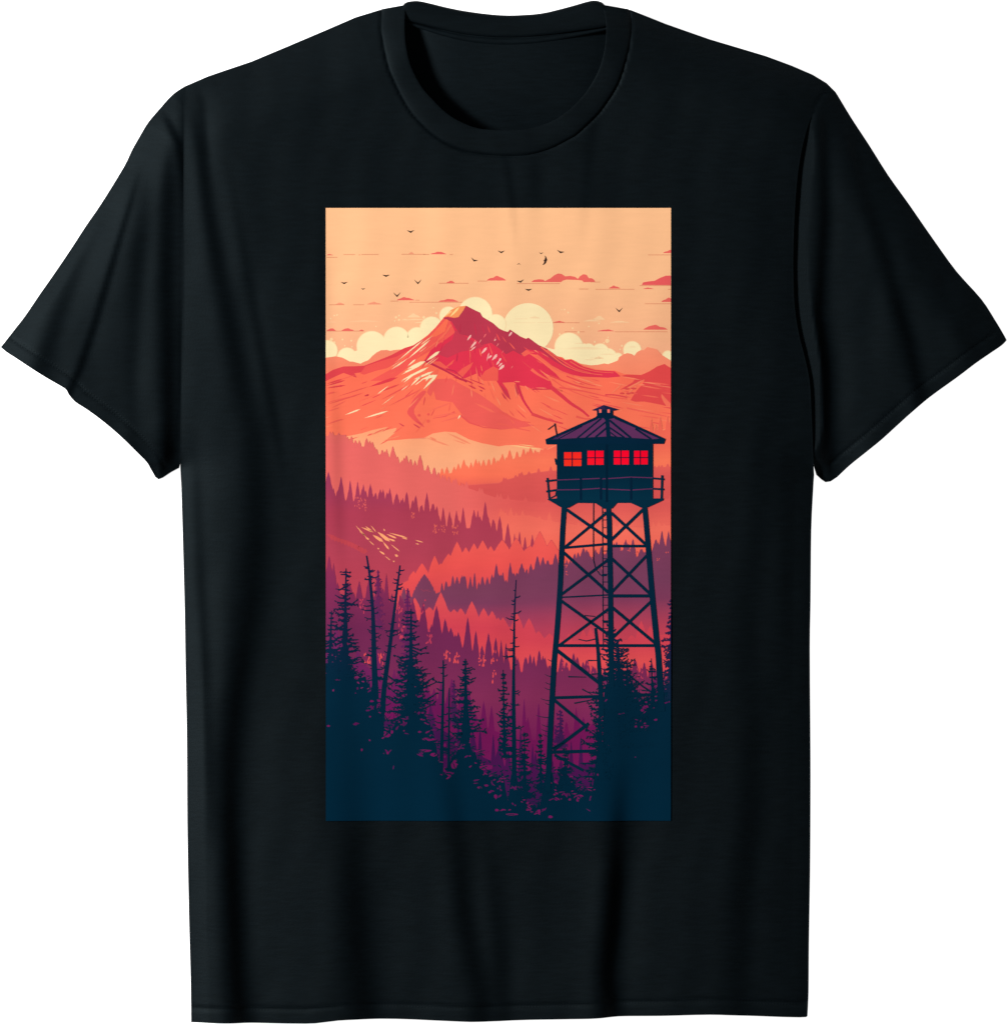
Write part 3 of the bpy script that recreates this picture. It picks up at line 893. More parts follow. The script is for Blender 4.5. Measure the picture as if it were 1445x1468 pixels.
# snow and light strokes
for a, bq, w in (((605, 1288), (825, 1108), 1.8), ((690, 1272), (880, 1108), 2.4), ((845, 1286), (958, 1204), 4.2), ((688, 1352), (840, 1288), 5.0), ((640, 1400), (830, 1300), 2.6), ((635, 1450), (868, 1335), 3.4), ((740, 1440), (905, 1372), 3.2), ((690, 1330), (760, 1270), 2.2), ((800, 1440), (935, 1402), 4.0), ((660, 1380), (760, 1340), 2.6)):
    mt.dash(*A(a, bq), w, CREAM, 5)
for a, bq, w in (((655, 52), (745, -25), 2.2), ((715, 78), (810, -15), 2.8), ((818, 108), (940, -20), 3.6), ((840, 40), (880, -20), 3.0), ((170, 318), (302, 268), 2.2), ((328, 344), (532, 283), 2.4), ((1106, 352), (1128, 318), 2.0)):
    mt.dash(*C(a, bq), w, CREAM, 5)
for a, bq, w in (((1183, 1118), (1218, 1068), 2.6), ((1208, 1182), (1262, 1122), 3.0), ((1205, 1205), (1255, 1165), 1.8), ((1300, 1228), (1347, 1173), 3.4), ((1358, 1266), (1388, 1238), 2.6), ((1388, 1284), (1432, 1228), 3.2), ((1345, 1290), (1365, 1215), 1.4), ((1425, 1320), (1450, 1285), 2.8)):
    mt.dash(*A(a, bq), w, (250, 184, 172), 5)
for a, bq, w in (((0, 1292), (18, 1262), 3.0), ((-5, 1335), (30, 1300), 2.0), ((0, 1362), (46, 1318), 4.0), ((82, 1084), (110, 1044), 2.8)):
    mt.dash(*B(a, bq), w, (250, 190, 178), 5)
# dark strokes
for p, w in ((((830, 1282), (920, 1325), (1010, 1370), (1110, 1425), (1180, 1460)), 3.4), (((1010, 1350), (1080, 1370), (1150, 1430)), 2.0)):
    mt.stroke(A(*p), w, w * .6, (198, 48, 74), 4)
for a, bq, w, c in (((370, 85), (610, 5), 4.4, (226, 62, 74)), ((455, 128), (625, 62), 2.4, (232, 76, 76)), ((470, 192), (700, 70), 1.8, (238, 86, 80)), ((540, 240), (800, 105), 1.8, (238, 90, 82)), ((110, 165), (370, 80), 1.6, (236, 90, 80)), ((20, 232), (335, 130), 1.8, (236, 88, 80)), ((18, 95), (180, 70), 2.2, (222, 66, 74)), ((18, 76), (175, 28), 2.4, (224, 66, 74)), ((330, 162), (372, 148), 2.6, (206, 62, 70)), ((20, 60), (150, 20), 2.2, (226, 70, 76)), ((60, 260), (180, 200), 1.4, (240, 98, 84)), ((20, 290), (130, 255), 1.4, (240, 98, 84)), ((25, 140), (90, 128), 2.6, (238, 94, 82)), ((20, 395), (150, 350), 2.2, (240, 98, 84)), ((1190, 68), (1258, 102), 2.4, (214, 60, 74)), ((1268, 72), (1335, 108), 2.2, (214, 60, 74)), ((1283, 108), (1312, 122), 1.8, (206, 58, 72)), ((733, 388), (795, 428), 2.2, (216, 72, 80)), ((615, 383), (662, 412), 1.8, (216, 74, 80)), ((755, 365), (818, 402), 2.0, (224, 78, 82)), ((1130, 10), (1240, 60), 2.0, (212, 54, 74)), ((1060, 0), (1170, 35), 2.6, (212, 54, 74)), ((1180, 10), (1330, 70), 1.4, (212, 54, 74)), ((820, 240), (835, 165), 1.8, (236, 84, 82))):
    mt.dash(*C(a, bq), w, c, 4)
mt.disc(C((785, 320))[0], 2.0, (240, 90, 82), 4); mt.disc(C((862, 312))[0], 1.8, (240, 90, 82), 4); mt.disc(C((860, 368))[0], 2.4, (244, 98, 84), 4)
# coral shadow on the lower face
mt.poly(C((930, 20), (1050, 15), (1130, 62), (1290, 148), (1400, 225), (1470, 282), (1560, 335), (1680, 385), (1740, 405), (1600, 425), (1460, 440), (1330, 412), (1210, 385), (1140, 312), (1100, 262), (1062, 212), (1010, 205), (925, 190), (905, 115), (880, 165), (850, 130), (880, 60)), (241, 94, 86), 1.3)
mt.poly(C((815, 118), (745, 180), (705, 255), (688, 300), (718, 340), (770, 385), (830, 420), (790, 370), (752, 318), (745, 270), (790, 200), (842, 130)), (238, 88, 84), 1.3, 3)
for a, bq, w in (((1240, 215), (1420, 300), 3.2), ((900, 330), (1110, 300), 3.0), ((960, 375), (1130, 330), 2.4), ((880, 280), (1050, 215), 2.6)):
    mt.dash(*C(a, bq), w, (248, 108, 88), 2.4)
for p, w in ((((1130, 320), (1200, 380), (1320, 420), (1445, 432)), 3), (((1080, 290), (1000, 330), (900, 345)), 2.0)):
    mt.stroke(C(*p), w, w * .3, (236, 86, 82), 2.4)
# right face strokes
for p, w, c in ((((150, 55), (200, 190), (280, 312)), 4.6, (216, 52, 76)), (((272, 308), (360, 340), (450, 368), (530, 388)), 4.6, (226, 72, 76)), (((430, 85), (510, 150), (600, 225), (680, 275), (745, 330)), 6.0, (224, 60, 76)), (((420, -10), (600, 60), (720, 92), (840, 106)), 2.6, (234, 76, 76)), (((500, 90), (700, 120), (900, 165), (1060, 185)), 2.4, (240, 90, 80)), (((560, -5), (700, 50), (800, 78)), 2.0, (236, 80, 78)), (((0, 285), (80, 330), (160, 365), (260, 380)), 3.0, (240, 92, 82)), (((-10, 385), (120, 420), (260, 450)), 2.6, (242, 96, 84)), (((440, 20), (560, 100), (740, 170), (900, 215)), 1.8, (244, 96, 82)), (((880, 150), (960, 152), (1060, 175)), 2.2, (226, 72, 76)), (((1060, 260), (1200, 290), (1420, 335)), 2.4, (242, 98, 84)), (((640, 330), (720, 350), (760, 345)), 3.0, (238, 92, 80)), (((280, 104), (430, 105)), 1.6, (204, 50, 74))):
    mt.stroke(smooth_poly(D(*p), 3), w, w * .45, c, 3.6)
for a, bq, w in (((8, 60), (95, 190), 4.0), ((130, 60), (165, 160), 2.2), ((20, 130), (60, 190), 2.0)):
    mt.dash(*D(a, bq), w, (206, 60, 76), 3.2)
for a, bq, w in (((125, 40), (178, 42), 1.6), ((130, 70), (150, 180), 1.6), ((215, 72), (250, 110), 2.2), ((300, 92), (400, 96), 1.4)):
    mt.dash(*D(a, bq), w, (250, 130, 100), 4.4)
rs = random.Random(77)
def slope_top(x):
    return float(np.interp(x, [466, 525, 560, 600, 640, 667, 690, 715, 752, 800, 850, 900, 962], [536, 525, 508, 490, 458, 438, 450, 472, 486, 514, 530, 534, 540]))
for i in range(190):
    x = rs.uniform(468, 958); d = rs.uniform(4, 125) ** 1.0
    y = slope_top(x) + d
    if y > 626 or (x > 800 and y > 560 and d < 8): continue
    u = (x - 668) / 200.0
    ang = math.atan2(0.62 - 0.28 * min(abs(u), 1.2) + 0.15 * math.exp(-(u / .25) ** 2) * 3, u * 1.6 + (0.05 if u > 0 else -0.05))
    L = rs.uniform(10, 34) * (0.6 + 0.5 * min(abs(u), 1)); w = rs.uniform(0.8, 2.0)
    near = math.hypot((x - 690) / 62.0, (y - 494) / 34.0) < 1
    if near: c = rs.choice(((240, 78, 80), (204, 50, 76), (246, 96, 84), (190, 48, 74), (250, 110, 90)))
    else: c = rs.choice(((242, 94, 82), (236, 84, 80), (252, 128, 96), (253, 138, 102), (246, 102, 84), (232, 78, 78)))
    bx_, by_ = x + L * math.cos(ang), y + L * math.sin(ang)
    mt.dash((x, y), (bx_, by_), w, c, 4.1 if near else 2.2)
for i in range(14):
    t = rs.random(); x = 560 + 70 * t + rs.gauss(0, 12); y = slope_top(x) + rs.uniform(6, 62)
    L = rs.uniform(12, 26); mt.dash((x, y), (x - L * .80, y + L * .60), rs.uniform(.8, 1.7), rs.choice((CREAM, (252, 196, 150), (250, 160, 124))), 4.8)
for i in range(9):
    x = rs.uniform(668, 735); y = rs.uniform(485, 530) + (x - 700) * .35
    L = rs.uniform(4, 9); mt.dash((x, y), (x + L * .5, y - L * .8), rs.uniform(.8, 1.6), rs.choice(((250, 184, 172), (246, 140, 130), (244, 110, 110))), 4.9)
# red hill at the right edge
mt.poly(B((1060, 1398), (1180, 1402), (1250, 1370), (1310, 1332), (1370, 1311), (1424, 1345)) + D((1424, 216), (1385, 243), (1340, 232), (1290, 222), (1200, 206), (1130, 208), (1090, 195), (1130, 130), (1190, 60), (1210, 20), (1120, 60), (1040, 100), (1000, 110), (1110, 45), (1130, 12), (1010, -5)), (230, 74, 74), 2)
for a, bq, w in (((1010, 130), (1210, 20), 2.2), ((1040, 165), (1150, 70), 1.6), ((920, 150), (1020, 60), 1.4)):
    mt.dash(*D(a, bq), w, (250, 132, 98), 4)
for x, y, w in ((1060, 100, 24), (1115, 98, 22), (1020, 138, 20), (1072, 140, 20), (1105, 135, 12)):
    mt.disc(D((x, y))[0], w / 5.78, (226, 78, 74), 4.3, ry=1.4)
mt.dash(*D((1385, 240), (1345, 145)), 3.2, (248, 118, 90), 4)
mt.poly(D((1345, 140), (1424, 225), (1424, 250), (1385, 243)), (248, 112, 88), 3.4)
# pale foot of the mountain
mt.poly(C((180, 495), (310, 470), (400, 442), (530, 414), (475, 452), (600, 423), (590, 462), (505, 532), (600, 525), (700, 515), (830, 506), (900, 470), (1000, 455), (1090, 462), (1200, 520), (1300, 550), (1445, 578)) + D((60, 568), (150, 566), (250, 582), (335, 590), (375, 605), (330, 630), (300, 720), (0, 760)) + C((1400, 870), (900, 900), (180, 700)), grad([(615, (253, 162, 116)), (650, (254, 170, 124)), (690, (252, 172, 128))]), 2)
for a, bq, w, c in (((380, 490), (530, 425), 1.6, (250, 140, 100)), ((490, 530), (640, 488), 2.0, (250, 134, 98)), ((830, 500), (1040, 575), 2.4, (247, 140, 104)), ((870, 498), (930, 530), 3.0, (247, 134, 100)), ((1010, 462), (1220, 562), 2.8, (247, 138, 102)), ((1060, 520), (1180, 560), 1.6, (247, 138, 102)), ((700, 516), (860, 508), 1.4, (246, 140, 108))):
    mt.dash(*C(a, bq), w, c, 4)
for a, bq, w in (((90, 568), (330, 600), 2.0), ((160, 560), (300, 578), 1.2)):
    mt.dash(*D(a, bq), w, (254, 196, 134), 4)
mt.done()

# ---- forests, far to near
def T(crop, *xs):
    return [(crop((t[0], t[1]))[0] + ((t[2] / 5.78,) if len(t) > 2 else ())) for t in xs]

r1b = Art('printed_forest', 15, PRINT)
r1b.ridge(T(C, (975, 758), (1015, 748), (1075, 745), (1110, 722), (1155, 688), (1180, 735), (1215, 712), (1255, 685), (1280, 700), (1318, 690), (1362, 682), (1405, 668), (1435, 690)) + T(D, (30, 640), (90, 608), (150, 622), (205, 598), (262, 585), (300, 610), (350, 600), (1262, 338, 26), (1300, 400, 20), (1335, 325, 30), (1395, 322, 24), (1420, 350, 20)),
          A((12, 2200)) + C((930, 840), (1050, 800), (1200, 760), (1445, 725)) + D((100, 690), (200, 660), (330, 640), (500, 560), (900, 500), (1240, 470), (1424, 430)), 870,
          grad([(595, (242, 102, 84)), (640, (244, 106, 84)), (660, (253, 120, 88)), (682, (254, 116, 86)), (700, (232, 94, 84)), (722, (221, 86, 82)), (745, (228, 92, 86)), (770, (244, 108, 92))]), fill=46, fh=(3, 7), jag=.5, halo=(252, 146, 106), seed=3)
r1b.done()
r1c = Art('printed_forest', 16, PRINT)
r1c.ridge(T(D, (60, 842), (140, 815), (190, 790), (250, 785), (330, 760), (430, 745), (1290, 742), (1350, 735), (1400, 722)), C((1130, 905), (1445, 885)) + D((40, 865), (150, 835), (300, 800), (420, 785), (900, 770), (1424, 752)), 870,
          grad([(660, (238, 100, 88)), (680, (224, 88, 84)), (715, (219, 84, 82)), (740, (232, 96, 88)), (762, (241, 106, 92))]), fill=20, fh=(2, 5), jag=.6, halo=(232, 98, 88), seed=5)
r1c.done()
r1 = Art('printed_forest', 17, PRINT)
r1.ridge(T(C, (60, 470), (120, 462), (225, 488), (258, 520), (290, 522), (350, 505), (378, 528), (435, 598), (480, 602), (517, 598), (568, 574), (608, 662), (680, 648), (715, 676), (793, 645), (857, 728), (910, 746), (945, 785), (1000, 815), (1070, 850)),
         C((12, 490), (180, 480), (200, 570), (400, 585), (440, 640), (560, 670), (620, 715), (740, 745), (830, 775), (940, 838), (1000, 868), (1120, 900), (1300, 960), (1445, 1010)) + D((300, 1040), (700, 1060), (1424, 1010)), 880,
         gradxy(grad([(618, (226, 104, 96)), (640, (230, 102, 98)), (690, (233, 104, 98)), (740, (236, 106, 100))]), grad([(640, (238, 104, 92)), (690, (228, 94, 88)), (725, (226, 90, 86)), (760, (244, 108, 92))]), 640, 740), fill=44, fh=(4, 10), hwk=.2, jag=.7, seed=8)
r1.done()
# band of bright mist trees left of the tower
rm = Art('printed_forest', 18, PRINT)
rm.ridge(T(D, (40, 1110), (100, 1085), (20, 1090)) + T(F_, (330, 60), (420, 20), (1280, 100), (1325, 85), (1370, 110)), D((0, 1156), (250, 1150)) + F_((380, 90), (700, 140), (1200, 150), (1424, 130)), 870,
         grad([(735, (238, 104, 90)), (760, (247, 112, 94)), (785, (248, 106, 88)), (800, (244, 96, 84))]), fill=14, fh=(4, 8), jag=.4, halo=(236, 100, 90), seed=9)
rm.done()

r2 = Art('printed_forest', 19, PRINT)
tp = T(C, (35, 785, 62), (78, 925, 28), (140, 825, 42), (215, 856, 32), (277, 866, 32), (325, 890, 30), (382, 885, 34), (465, 932, 40), (487, 930, 30), (543, 925, 36), (600, 966, 44), (683, 950, 36), (757, 980, 36), (800, 1070, 26), (850, 958, 40)) + T(E, (932, -25, 34), (985, -15, 32), (1037, 18, 30), (1095, 8, 34), (1150, -15, 34), (1240, 5, 44), (1272, 10, 30), (1333, -65, 44), (1408, 95, 24)) + T(F_, (8, 55, 34), (75, 112, 40), (130, 200, 24), (172, 176, 26), (217, 226, 28), (278, 206, 28))
r2.ridge(tp, C((12, 1010), (300, 1040), (420, 1030), (640, 1090), (760, 1130), (900, 1170)) + E((900, 60), (960, 130), (1100, 170), (1300, 150), (1380, 190), (1445, 180)) + F_((30, 250), (110, 350), (200, 370), (260, 340), (330, 380), (420, 420)), 960,
         grad([(675, (150, 56, 92)), (700, (160, 58, 88)), (735, (173, 60, 82)), (790, (178, 64, 84)), (850, (190, 66, 84)), (900, (150, 52, 90))]), fill=46, fh=(7, 20), hwk=.17, jag=1.1, halo=(206, 82, 90), seed=12)
# light breaking through the trunks
for cx_, cy_, n, dx, dy, fn in ((300, 1040, 26, 48, 45, C), (1010, 170, 0, 0, 0, C)):
    for i in range(n):
        x = cx_ + random.uniform(-dx, dx); y = cy_ + random.uniform(-dy, dy) + (x - cx_) * 0.4
        r2.dash(*fn((x, y), (x + random.uniform(-8, 14), y + random.uniform(10, 26))), 1.1, (226, 96, 92), 1)
for cx_, cy_, n, dx, dy in ((950, 150, 20, 48, 36), (1085, 160, 14, 24, 36), (735, 40, 8, 12, 30)):
    for i in range(n):
        x = cx_ + random.uniform(-dx, dx); y = cy_ + random.uniform(-dy, dy)
        r2.dash(*E((x, y), (x + random.uniform(-6, 10), y + random.uniform(10, 24))), 1.1, (236, 104, 88), 1)
for a, bq, w in (((258, 132), (355, 240), 1.6), ((305, 148), (410, 192), 2.2), ((340, 140), (400, 188), 2.4), ((385, 132), (430, 190), 1.4), ((400, 212), (490, 270), 4.4), ((440, 186), (545, 268), 5.0), ((515, 205), (602, 242), 2.4), ((535, 195), (692, 238), 2.0), ((485, 268), (538, 335), 2.6), ((548, 288), (628, 352), 1.4), ((340, 232), (372, 252), 2.6), ((368, 258), (415, 300), 1.2), ((455, 345), (502, 376), 2.4), ((500, 385), (550, 425), 1.2), ((585, 375), (610, 392), 3.4), ((640, 235), (690, 248), 1.8), ((750, 255), (820, 275), 1.4), ((755, 285), (785, 290), 1.4), ((440, 322), (455, 330), 2.0), ((570, 428), (582, 436), 2.2), ((492, 160), (502, 182), 1.8), ((520, 240), (590, 265), 2.4), ((290, 180), (345, 225), 1.4)):
    r2.dash(*E(a, bq), w, (250, 164, 112), 1.4)
r2.poly(E((20, 205), (70, 212), (120, 240), (200, 262), (260, 290), (365, 350), (330, 372), (240, 320), (140, 275), (60, 250)), (190, 66, 78), 0.7)
for i in range(11):
    x = 60 + i * 28; y = 240 + i * 11
    r2.dash(*E((x, y + 20), (x + 4, y - 26)), 3.0, (194, 68, 78), 0.9)
r2.done()

r3 = Art('printed_forest', 21, PRINT)
r3.ridge(T(E, (740, 515, 40), (810, 450, 66), (860, 540, 40), (915, 385, 52), (965, 450, 40), (1030, 370, 60), (1100, 270, 66), (1172, 316, 46), (1240, 285, 56), (1312, 260, 66), (1378, 306, 46), (1432, 340, 40)) + T(F_, (30, 255, 70), (145, 240, 66), (260, 305, 60), (340, 186, 66), (435, 256, 60), (480, 330, 40)),
         E((600, 640), (700, 590), (760, 560), (860, 560), (1000, 480), (1150, 410), (1300, 400), (1445, 390)) + F_((60, 330), (200, 380), (330, 330), (480, 370), (560, 420)), 960,
         grad([(770, (241, 92, 84)), (810, (238, 84, 80)), (850, (222, 74, 80)), (900, (205, 64, 84))]), jag=.35, halo=(206, 76, 84), seed=14, slim=1.0)
r3.done()
r3b = Art('printed_forest', 22, PRINT)
r3b.ridge(T(E, (830, 540, 140), (975, 612, 20), (1010, 592, 24), (1065, 552, 26), (1100, 560, 26), (1142, 550, 30), (1165, 560, 20), (1210, 555, 22), (1245, 520, 24), (1280, 600, 20), (1310, 552, 28), (1350, 560, 24), (1390, 540, 26), (1425, 450, 34)) + T(F_, (35, 520, 20), (95, 435, 30), (150, 530, 22), (190, 450, 46), (265, 450, 26), (320, 388, 34), (362, 415, 26), (405, 425, 26), (470, 370, 34), (500, 450, 26), (560, 420, 26), (590, 440, 20), (625, 372, 26), (700, 318, 42), (740, 355, 30), (800, 335, 28), (850, 312, 30), (975, 272, 30), (1010, 330, 24), (1050, 250, 34), (1110, 248, 32), (1180, 330, 34), (1240, 300, 30), (1300, 250, 42), (1350, 178, 36), (1405, 182, 34)),
          E((640, 700), (720, 730), (930, 700), (985, 680), (1170, 600), (1190, 680), (1270, 670), (1445, 590)) + F_((60, 620), (150, 560), (240, 560), (300, 490), (440, 460), (560, 480), (660, 430), (900, 370), (1100, 340), (1140, 400), (1200, 360), (1424, 330)), 1000,
          gradxy(grad([(800, (122, 56, 88)), (850, (124, 62, 90)), (866, (126, 60, 92)), (880, (150, 60, 92)), (905, (176, 62, 92))]), grad([(760, (128, 62, 92)), (830, (122, 62, 92)), (858, (130, 60, 92)), (875, (160, 64, 92)), (905, (196, 66, 86)), (935, (212, 70, 84))]), 700, 860), jag=1.0, fill=46, fh=(5, 14), hwk=.18, halo=(176, 72, 86), seed=16)
for x, y in ((560, 430), (565, 470), (560, 520), (855, 470), (775, 390), (1020, 330), (1080, 330), (1145, 360), (815, 690 - 200), (1395, 360), (1320, 400)):
    for i in range(4):
        xx = x + random.uniform(-12, 12); yy = y + random.uniform(-16, 16)
        r3b.dash(*F_((xx, yy), (xx + random.uniform(-4, 4), yy + 14)), 1.0, (232, 92, 86), 0.8)
for i in range(6):
    x = 790 + i * 14; r3b.dash(*E((x, 660 + (i % 3) * 10), (x + 30, 668 + (i % 2) * 16)), .9, (150, 62, 88), .8)
r3b.done()
r4 = Art('printed_forest', 23, PRINT)
r4.ridge(T(E, (750, 735, 50), (870, 815, 46), (965, 690, 70), (1020, 830, 40), (1075, 832, 44), (1130, 822, 44), (1222, 765, 60), (1320, 822, 54), (1390, 845, 54), (1440, 900, 40)) + T(F_, (35, 900, 44), (150, 862, 56), (250, 905, 60), (330, 1010, 40), (420, 1030, 40), (580, 1030, 30), (700, 1000, 40), (760, 980, 40), (1180, 925, 46), (1255, 965, 40), (1100, 1040, 34), (980, 1060, 30)),
         E((600, 760), (800, 860), (900, 860), (1000, 880), (1200, 900), (1445, 970)) + F_((100, 980), (300, 1060), (600, 1090), (1000, 1090), (1424, 1030)), 1040,
         gradxy(grad([(865, (224, 78, 84)), (900, (212, 66, 82)), (935, (222, 72, 80)), (960, (210, 64, 84))]), grad([(880, (212, 70, 86)), (920, (214, 68, 84)), (950, (232, 82, 84)), (980, (200, 60, 86))]), 700, 800), jag=.35, halo=(190, 70, 86), seed=18, slim=1.0)
r4.done()
r5 = Art('printed_forest', 24, PRINT)
r5.ridge(T(E, (40, 385, 60), (78, 450, 40), (290, 595, 40), (240, 690, 30), (445, 498, 40), (470, 640, 30), (515, 535, 34), (690, 662, 44), (640, 760, 24), (560, 700, 30), (930, 800, 60), (820, 770, 46), (1000, 905, 36), (1048, 985, 50), (1110, 1020, 40), (1188, 890, 50), (1255, 1005, 40), (1360, 1025, 50), (1420, 1060, 40)) + T(F_, (20, 1080, 30), (60, 1101, 30)) + T(H, (150, 120, 40), (215, 70, 24), (260, 44, 34), (290, 60, 30), (335, 10, 38), (365, 60, 30), (520, 66, 40), (560, 110, 30), (650, 66, 40), (735, 90, 36), (800, 160, 30), (1125, 80, 44), (1180, 160, 40), (1265, 110, 44), (1320, 180, 40), (170, 190, 30), (420, 140, 30)),
         E((12, 640), (120, 700), (260, 760), (400, 720), (560, 820), (700, 860), (860, 1000), (960, 1050), (1100, 1120)) + G((1200, 30), (1300, 80), (1445, 120)) + H((70, 170), (200, 200), (380, 170), (500, 200), (640, 180), (760, 240), (900, 260), (1100, 250), (1424, 250)), 1177.5,
          grad([(795, (146, 48, 84)), (850, (130, 44, 84)), (900, (114, 40, 82)), (945, (118, 42, 84)), (1000, (132, 45, 86)), (1040, (124, 36, 86)), (1080, (112, 20, 82)), (1120, (120, 24, 84)), (1177, (84, 14, 78))]), jag=1.1, fill=60, fh=(9, 26), hwk=.16, halo=(160, 56, 84), seed=21)
for x, y, n in ((320, 780, 10), (640, 1000, 14), (640, 850, 8), (820, 800, 5), (870, 1040, 12), (600, 780, 8)):
    for i in range(n):
        xx = x + random.uniform(-24, 24); yy = y + random.uniform(-60, 60)
        r5.dash(*E((xx, yy), (xx + random.uniform(-8, 8), yy + random.uniform(14, 40))), random.uniform(1.2, 2.4), (196, 62, 88), 0.8)
for x, y, n in ((1020, 40, 12), (1100, 60, 12), (1310, 90, 14), (1405, 50, 8), (360, 60, 8), (470, 80, 12), (1420, 210, 5)):
    for i in range(n):
        xx = x + random.uniform(-26, 26); yy = y + random.uniform(-50, 50)
        r5.dash(*G((xx, yy), (xx + random.uniform(-6, 6), yy + random.uniform(14, 40))), random.uniform(1.0, 2.6), (226, 78, 84), 0.8)
for x, y, n in ((550, 130, 8), (1170, 200, 8), (1300, 240, 8), (760, 150, 6)):
    for i in range(n):
        xx = x + random.uniform(-30, 30); yy = y + random.uniform(-50, 50)
        r5.dash(*H((xx, yy), (xx + random.uniform(-6, 6), yy + random.uniform(14, 34))), random.uniform(1.0, 2.0), (200, 62, 90), 0.8)
r5.done()

def low_row(name, lev, base, tips, stops, seed, fill, fh):
    a = Art(name, lev, PRINT)
    a.ridge(tips, base, 1177.5, grad(stops), fill=fill, fh=fh, hwk=.15, jag=1.3, seed=seed)
    a.done()
low_row('printed_forest', 25, [(466, 925), (520, 950), (560, 985), (600, 985), (640, 1010), (690, 1040), (740, 1060), (790, 1062), (850, 1040), (962, 1000)],
        T(G, (640, 200, 24), (850, 290, 34), (910, 330, 30), (1320, 430, 40), (1385, 470, 34), (1250, 520, 30)) + T(H, (210, 400, 30), (330, 430, 30), (560, 600, 34), (640, 480, 30), (700, 560, 30), (110, 300, 30)),
        [(880, (112, 38, 92)), (960, (112, 34, 90)), (1010, (106, 24, 84)), (1050, (112, 22, 82)), (1120, (116, 24, 84)), (1177, (84, 14, 78))], 31, 26, (18, 44))
low_row('printed_forest', 26, [(466, 960), (520, 985), (560, 1030), (600, 1030), (640, 1050), (690, 1085), (740, 1105), (790, 1110), (850, 1090), (962, 1050)],
        T(G, (880, 420, 30), (900, 520, 26), (820, 380, 30), (1290, 640, 26), (1110, 560, 24), (1400, 700, 26)) + T(H, (180, 620, 26), (280, 780, 24), (600, 760, 26), (680, 720, 26)),
        [(960, (92, 36, 88)), (1010, (76, 26, 78)), (1060, (66, 22, 74)), (1110, (74, 20, 76)), (1177, (40, 24, 66))], 33, 20, (16, 34))

# ---- foreground silhouettes
NV = grad([(560, (4, 40, 60)), (820, (24, 34, 66)), (900, (14, 36, 62)), (980, (3, 38, 58)), (1060, (2, 37, 56)), (1177, (1, 36, 55))])
NVP = grad([(800, (54, 34, 76)), (900, (40, 34, 72)), (960, (24, 36, 66)), (1020, (8, 38, 60)), (1080, (2, 37, 56))])

gd = Art('printed_ground', 28.5, PRINT); gd.js = 40.0
def gprofile():
    P = G((12, 120), (60, 60), (140, 30), (200, 110), (260, 190), (340, 200), (380, 290), (420, 330), (470, 520), (492, 615), (545, 645), (600, 600), (640, 540), (680, 470), (720, 400), (790, 440), (850, 560), (900, 640), (945, 900), (985, 1010), (1010, 1010), (1050, 890), (1100, 830), (1150, 690), (1190, 690), (1215, 800), (1280, 900), (1330, 1010), (1445, 1030))
    P += H((40, 1040), (75, 1240), (100, 1040), (150, 1060), (180, 1170), (240, 1270), (290, 1285), (345, 1280), (385, 1010), (440, 1020), (470, 1120), (520, 1010), (600, 1060), (640, 1130), (700, 1160), (780, 1100), (850, 1080), (848, 900), (830, 700), (850, 480), (872, 300), (925, 180), (1000, 170), (1090, 220), (1160, 350), (1200, 395), (1290, 390), (1330, 300), (1424, 260))
    return P
gp = gprofile()
rg = random.Random(5)
gx = np.arange(X0 - 1, X1 + 2, 1.1)
gs = sorted(gp)
gy = np.interp(gx, [p[0] for p in gs], [p[1] for p in gs]) + 5
gy = gy + np.array([rg.uniform(-3.2, 3.2) + (-rg.uniform(3, 9) if rg.random() < .22 else 0) for _ in gx])
gd.ridge([], list(zip(gx, gy)), 1177.5, NV, fill=0, seed=2, step=1.1)
for i in range(760):                                     # sprays of twigs breaking the edge, and gaps of dusk behind it
    k = rg.randrange(len(gx)); x = gx[k]; y = gy[k] + rg.gauss(0, 7)
    L = rg.uniform(3, 9); an = rg.choice((0, math.pi)) + rg.gauss(0, .55)
    inside = y > gy[k] + 3
    c_ = NV if not inside or rg.random() < .35 else ((112, 22, 84) if y > 1000 else (122, 36, 90))
    gd.dash((x, y), (x + L * math.cos(an), y + L * math.sin(an) * .8), rg.uniform(1.2, 2.4), c_, 0.6 if c_ is NV else .4)
for i in range(70):
    x = rg.uniform(X0 + 4, X1 - 4); k = int((x - gx[0]) / 1.1); y = gy[k] + abs(rg.gauss(0, 38)) + 4
    if y > 1168: continue
    for q in range(rg.randrange(1, 4)):
        gd.dash((x + rg.uniform(-4, 4), y + rg.uniform(-4, 4)), (x + rg.uniform(-8, 8), y + rg.uniform(-5, 5)), rg.uniform(1.2, 2.6), (92, 22, 80), 0.9)
MG = (112, 22, 84)
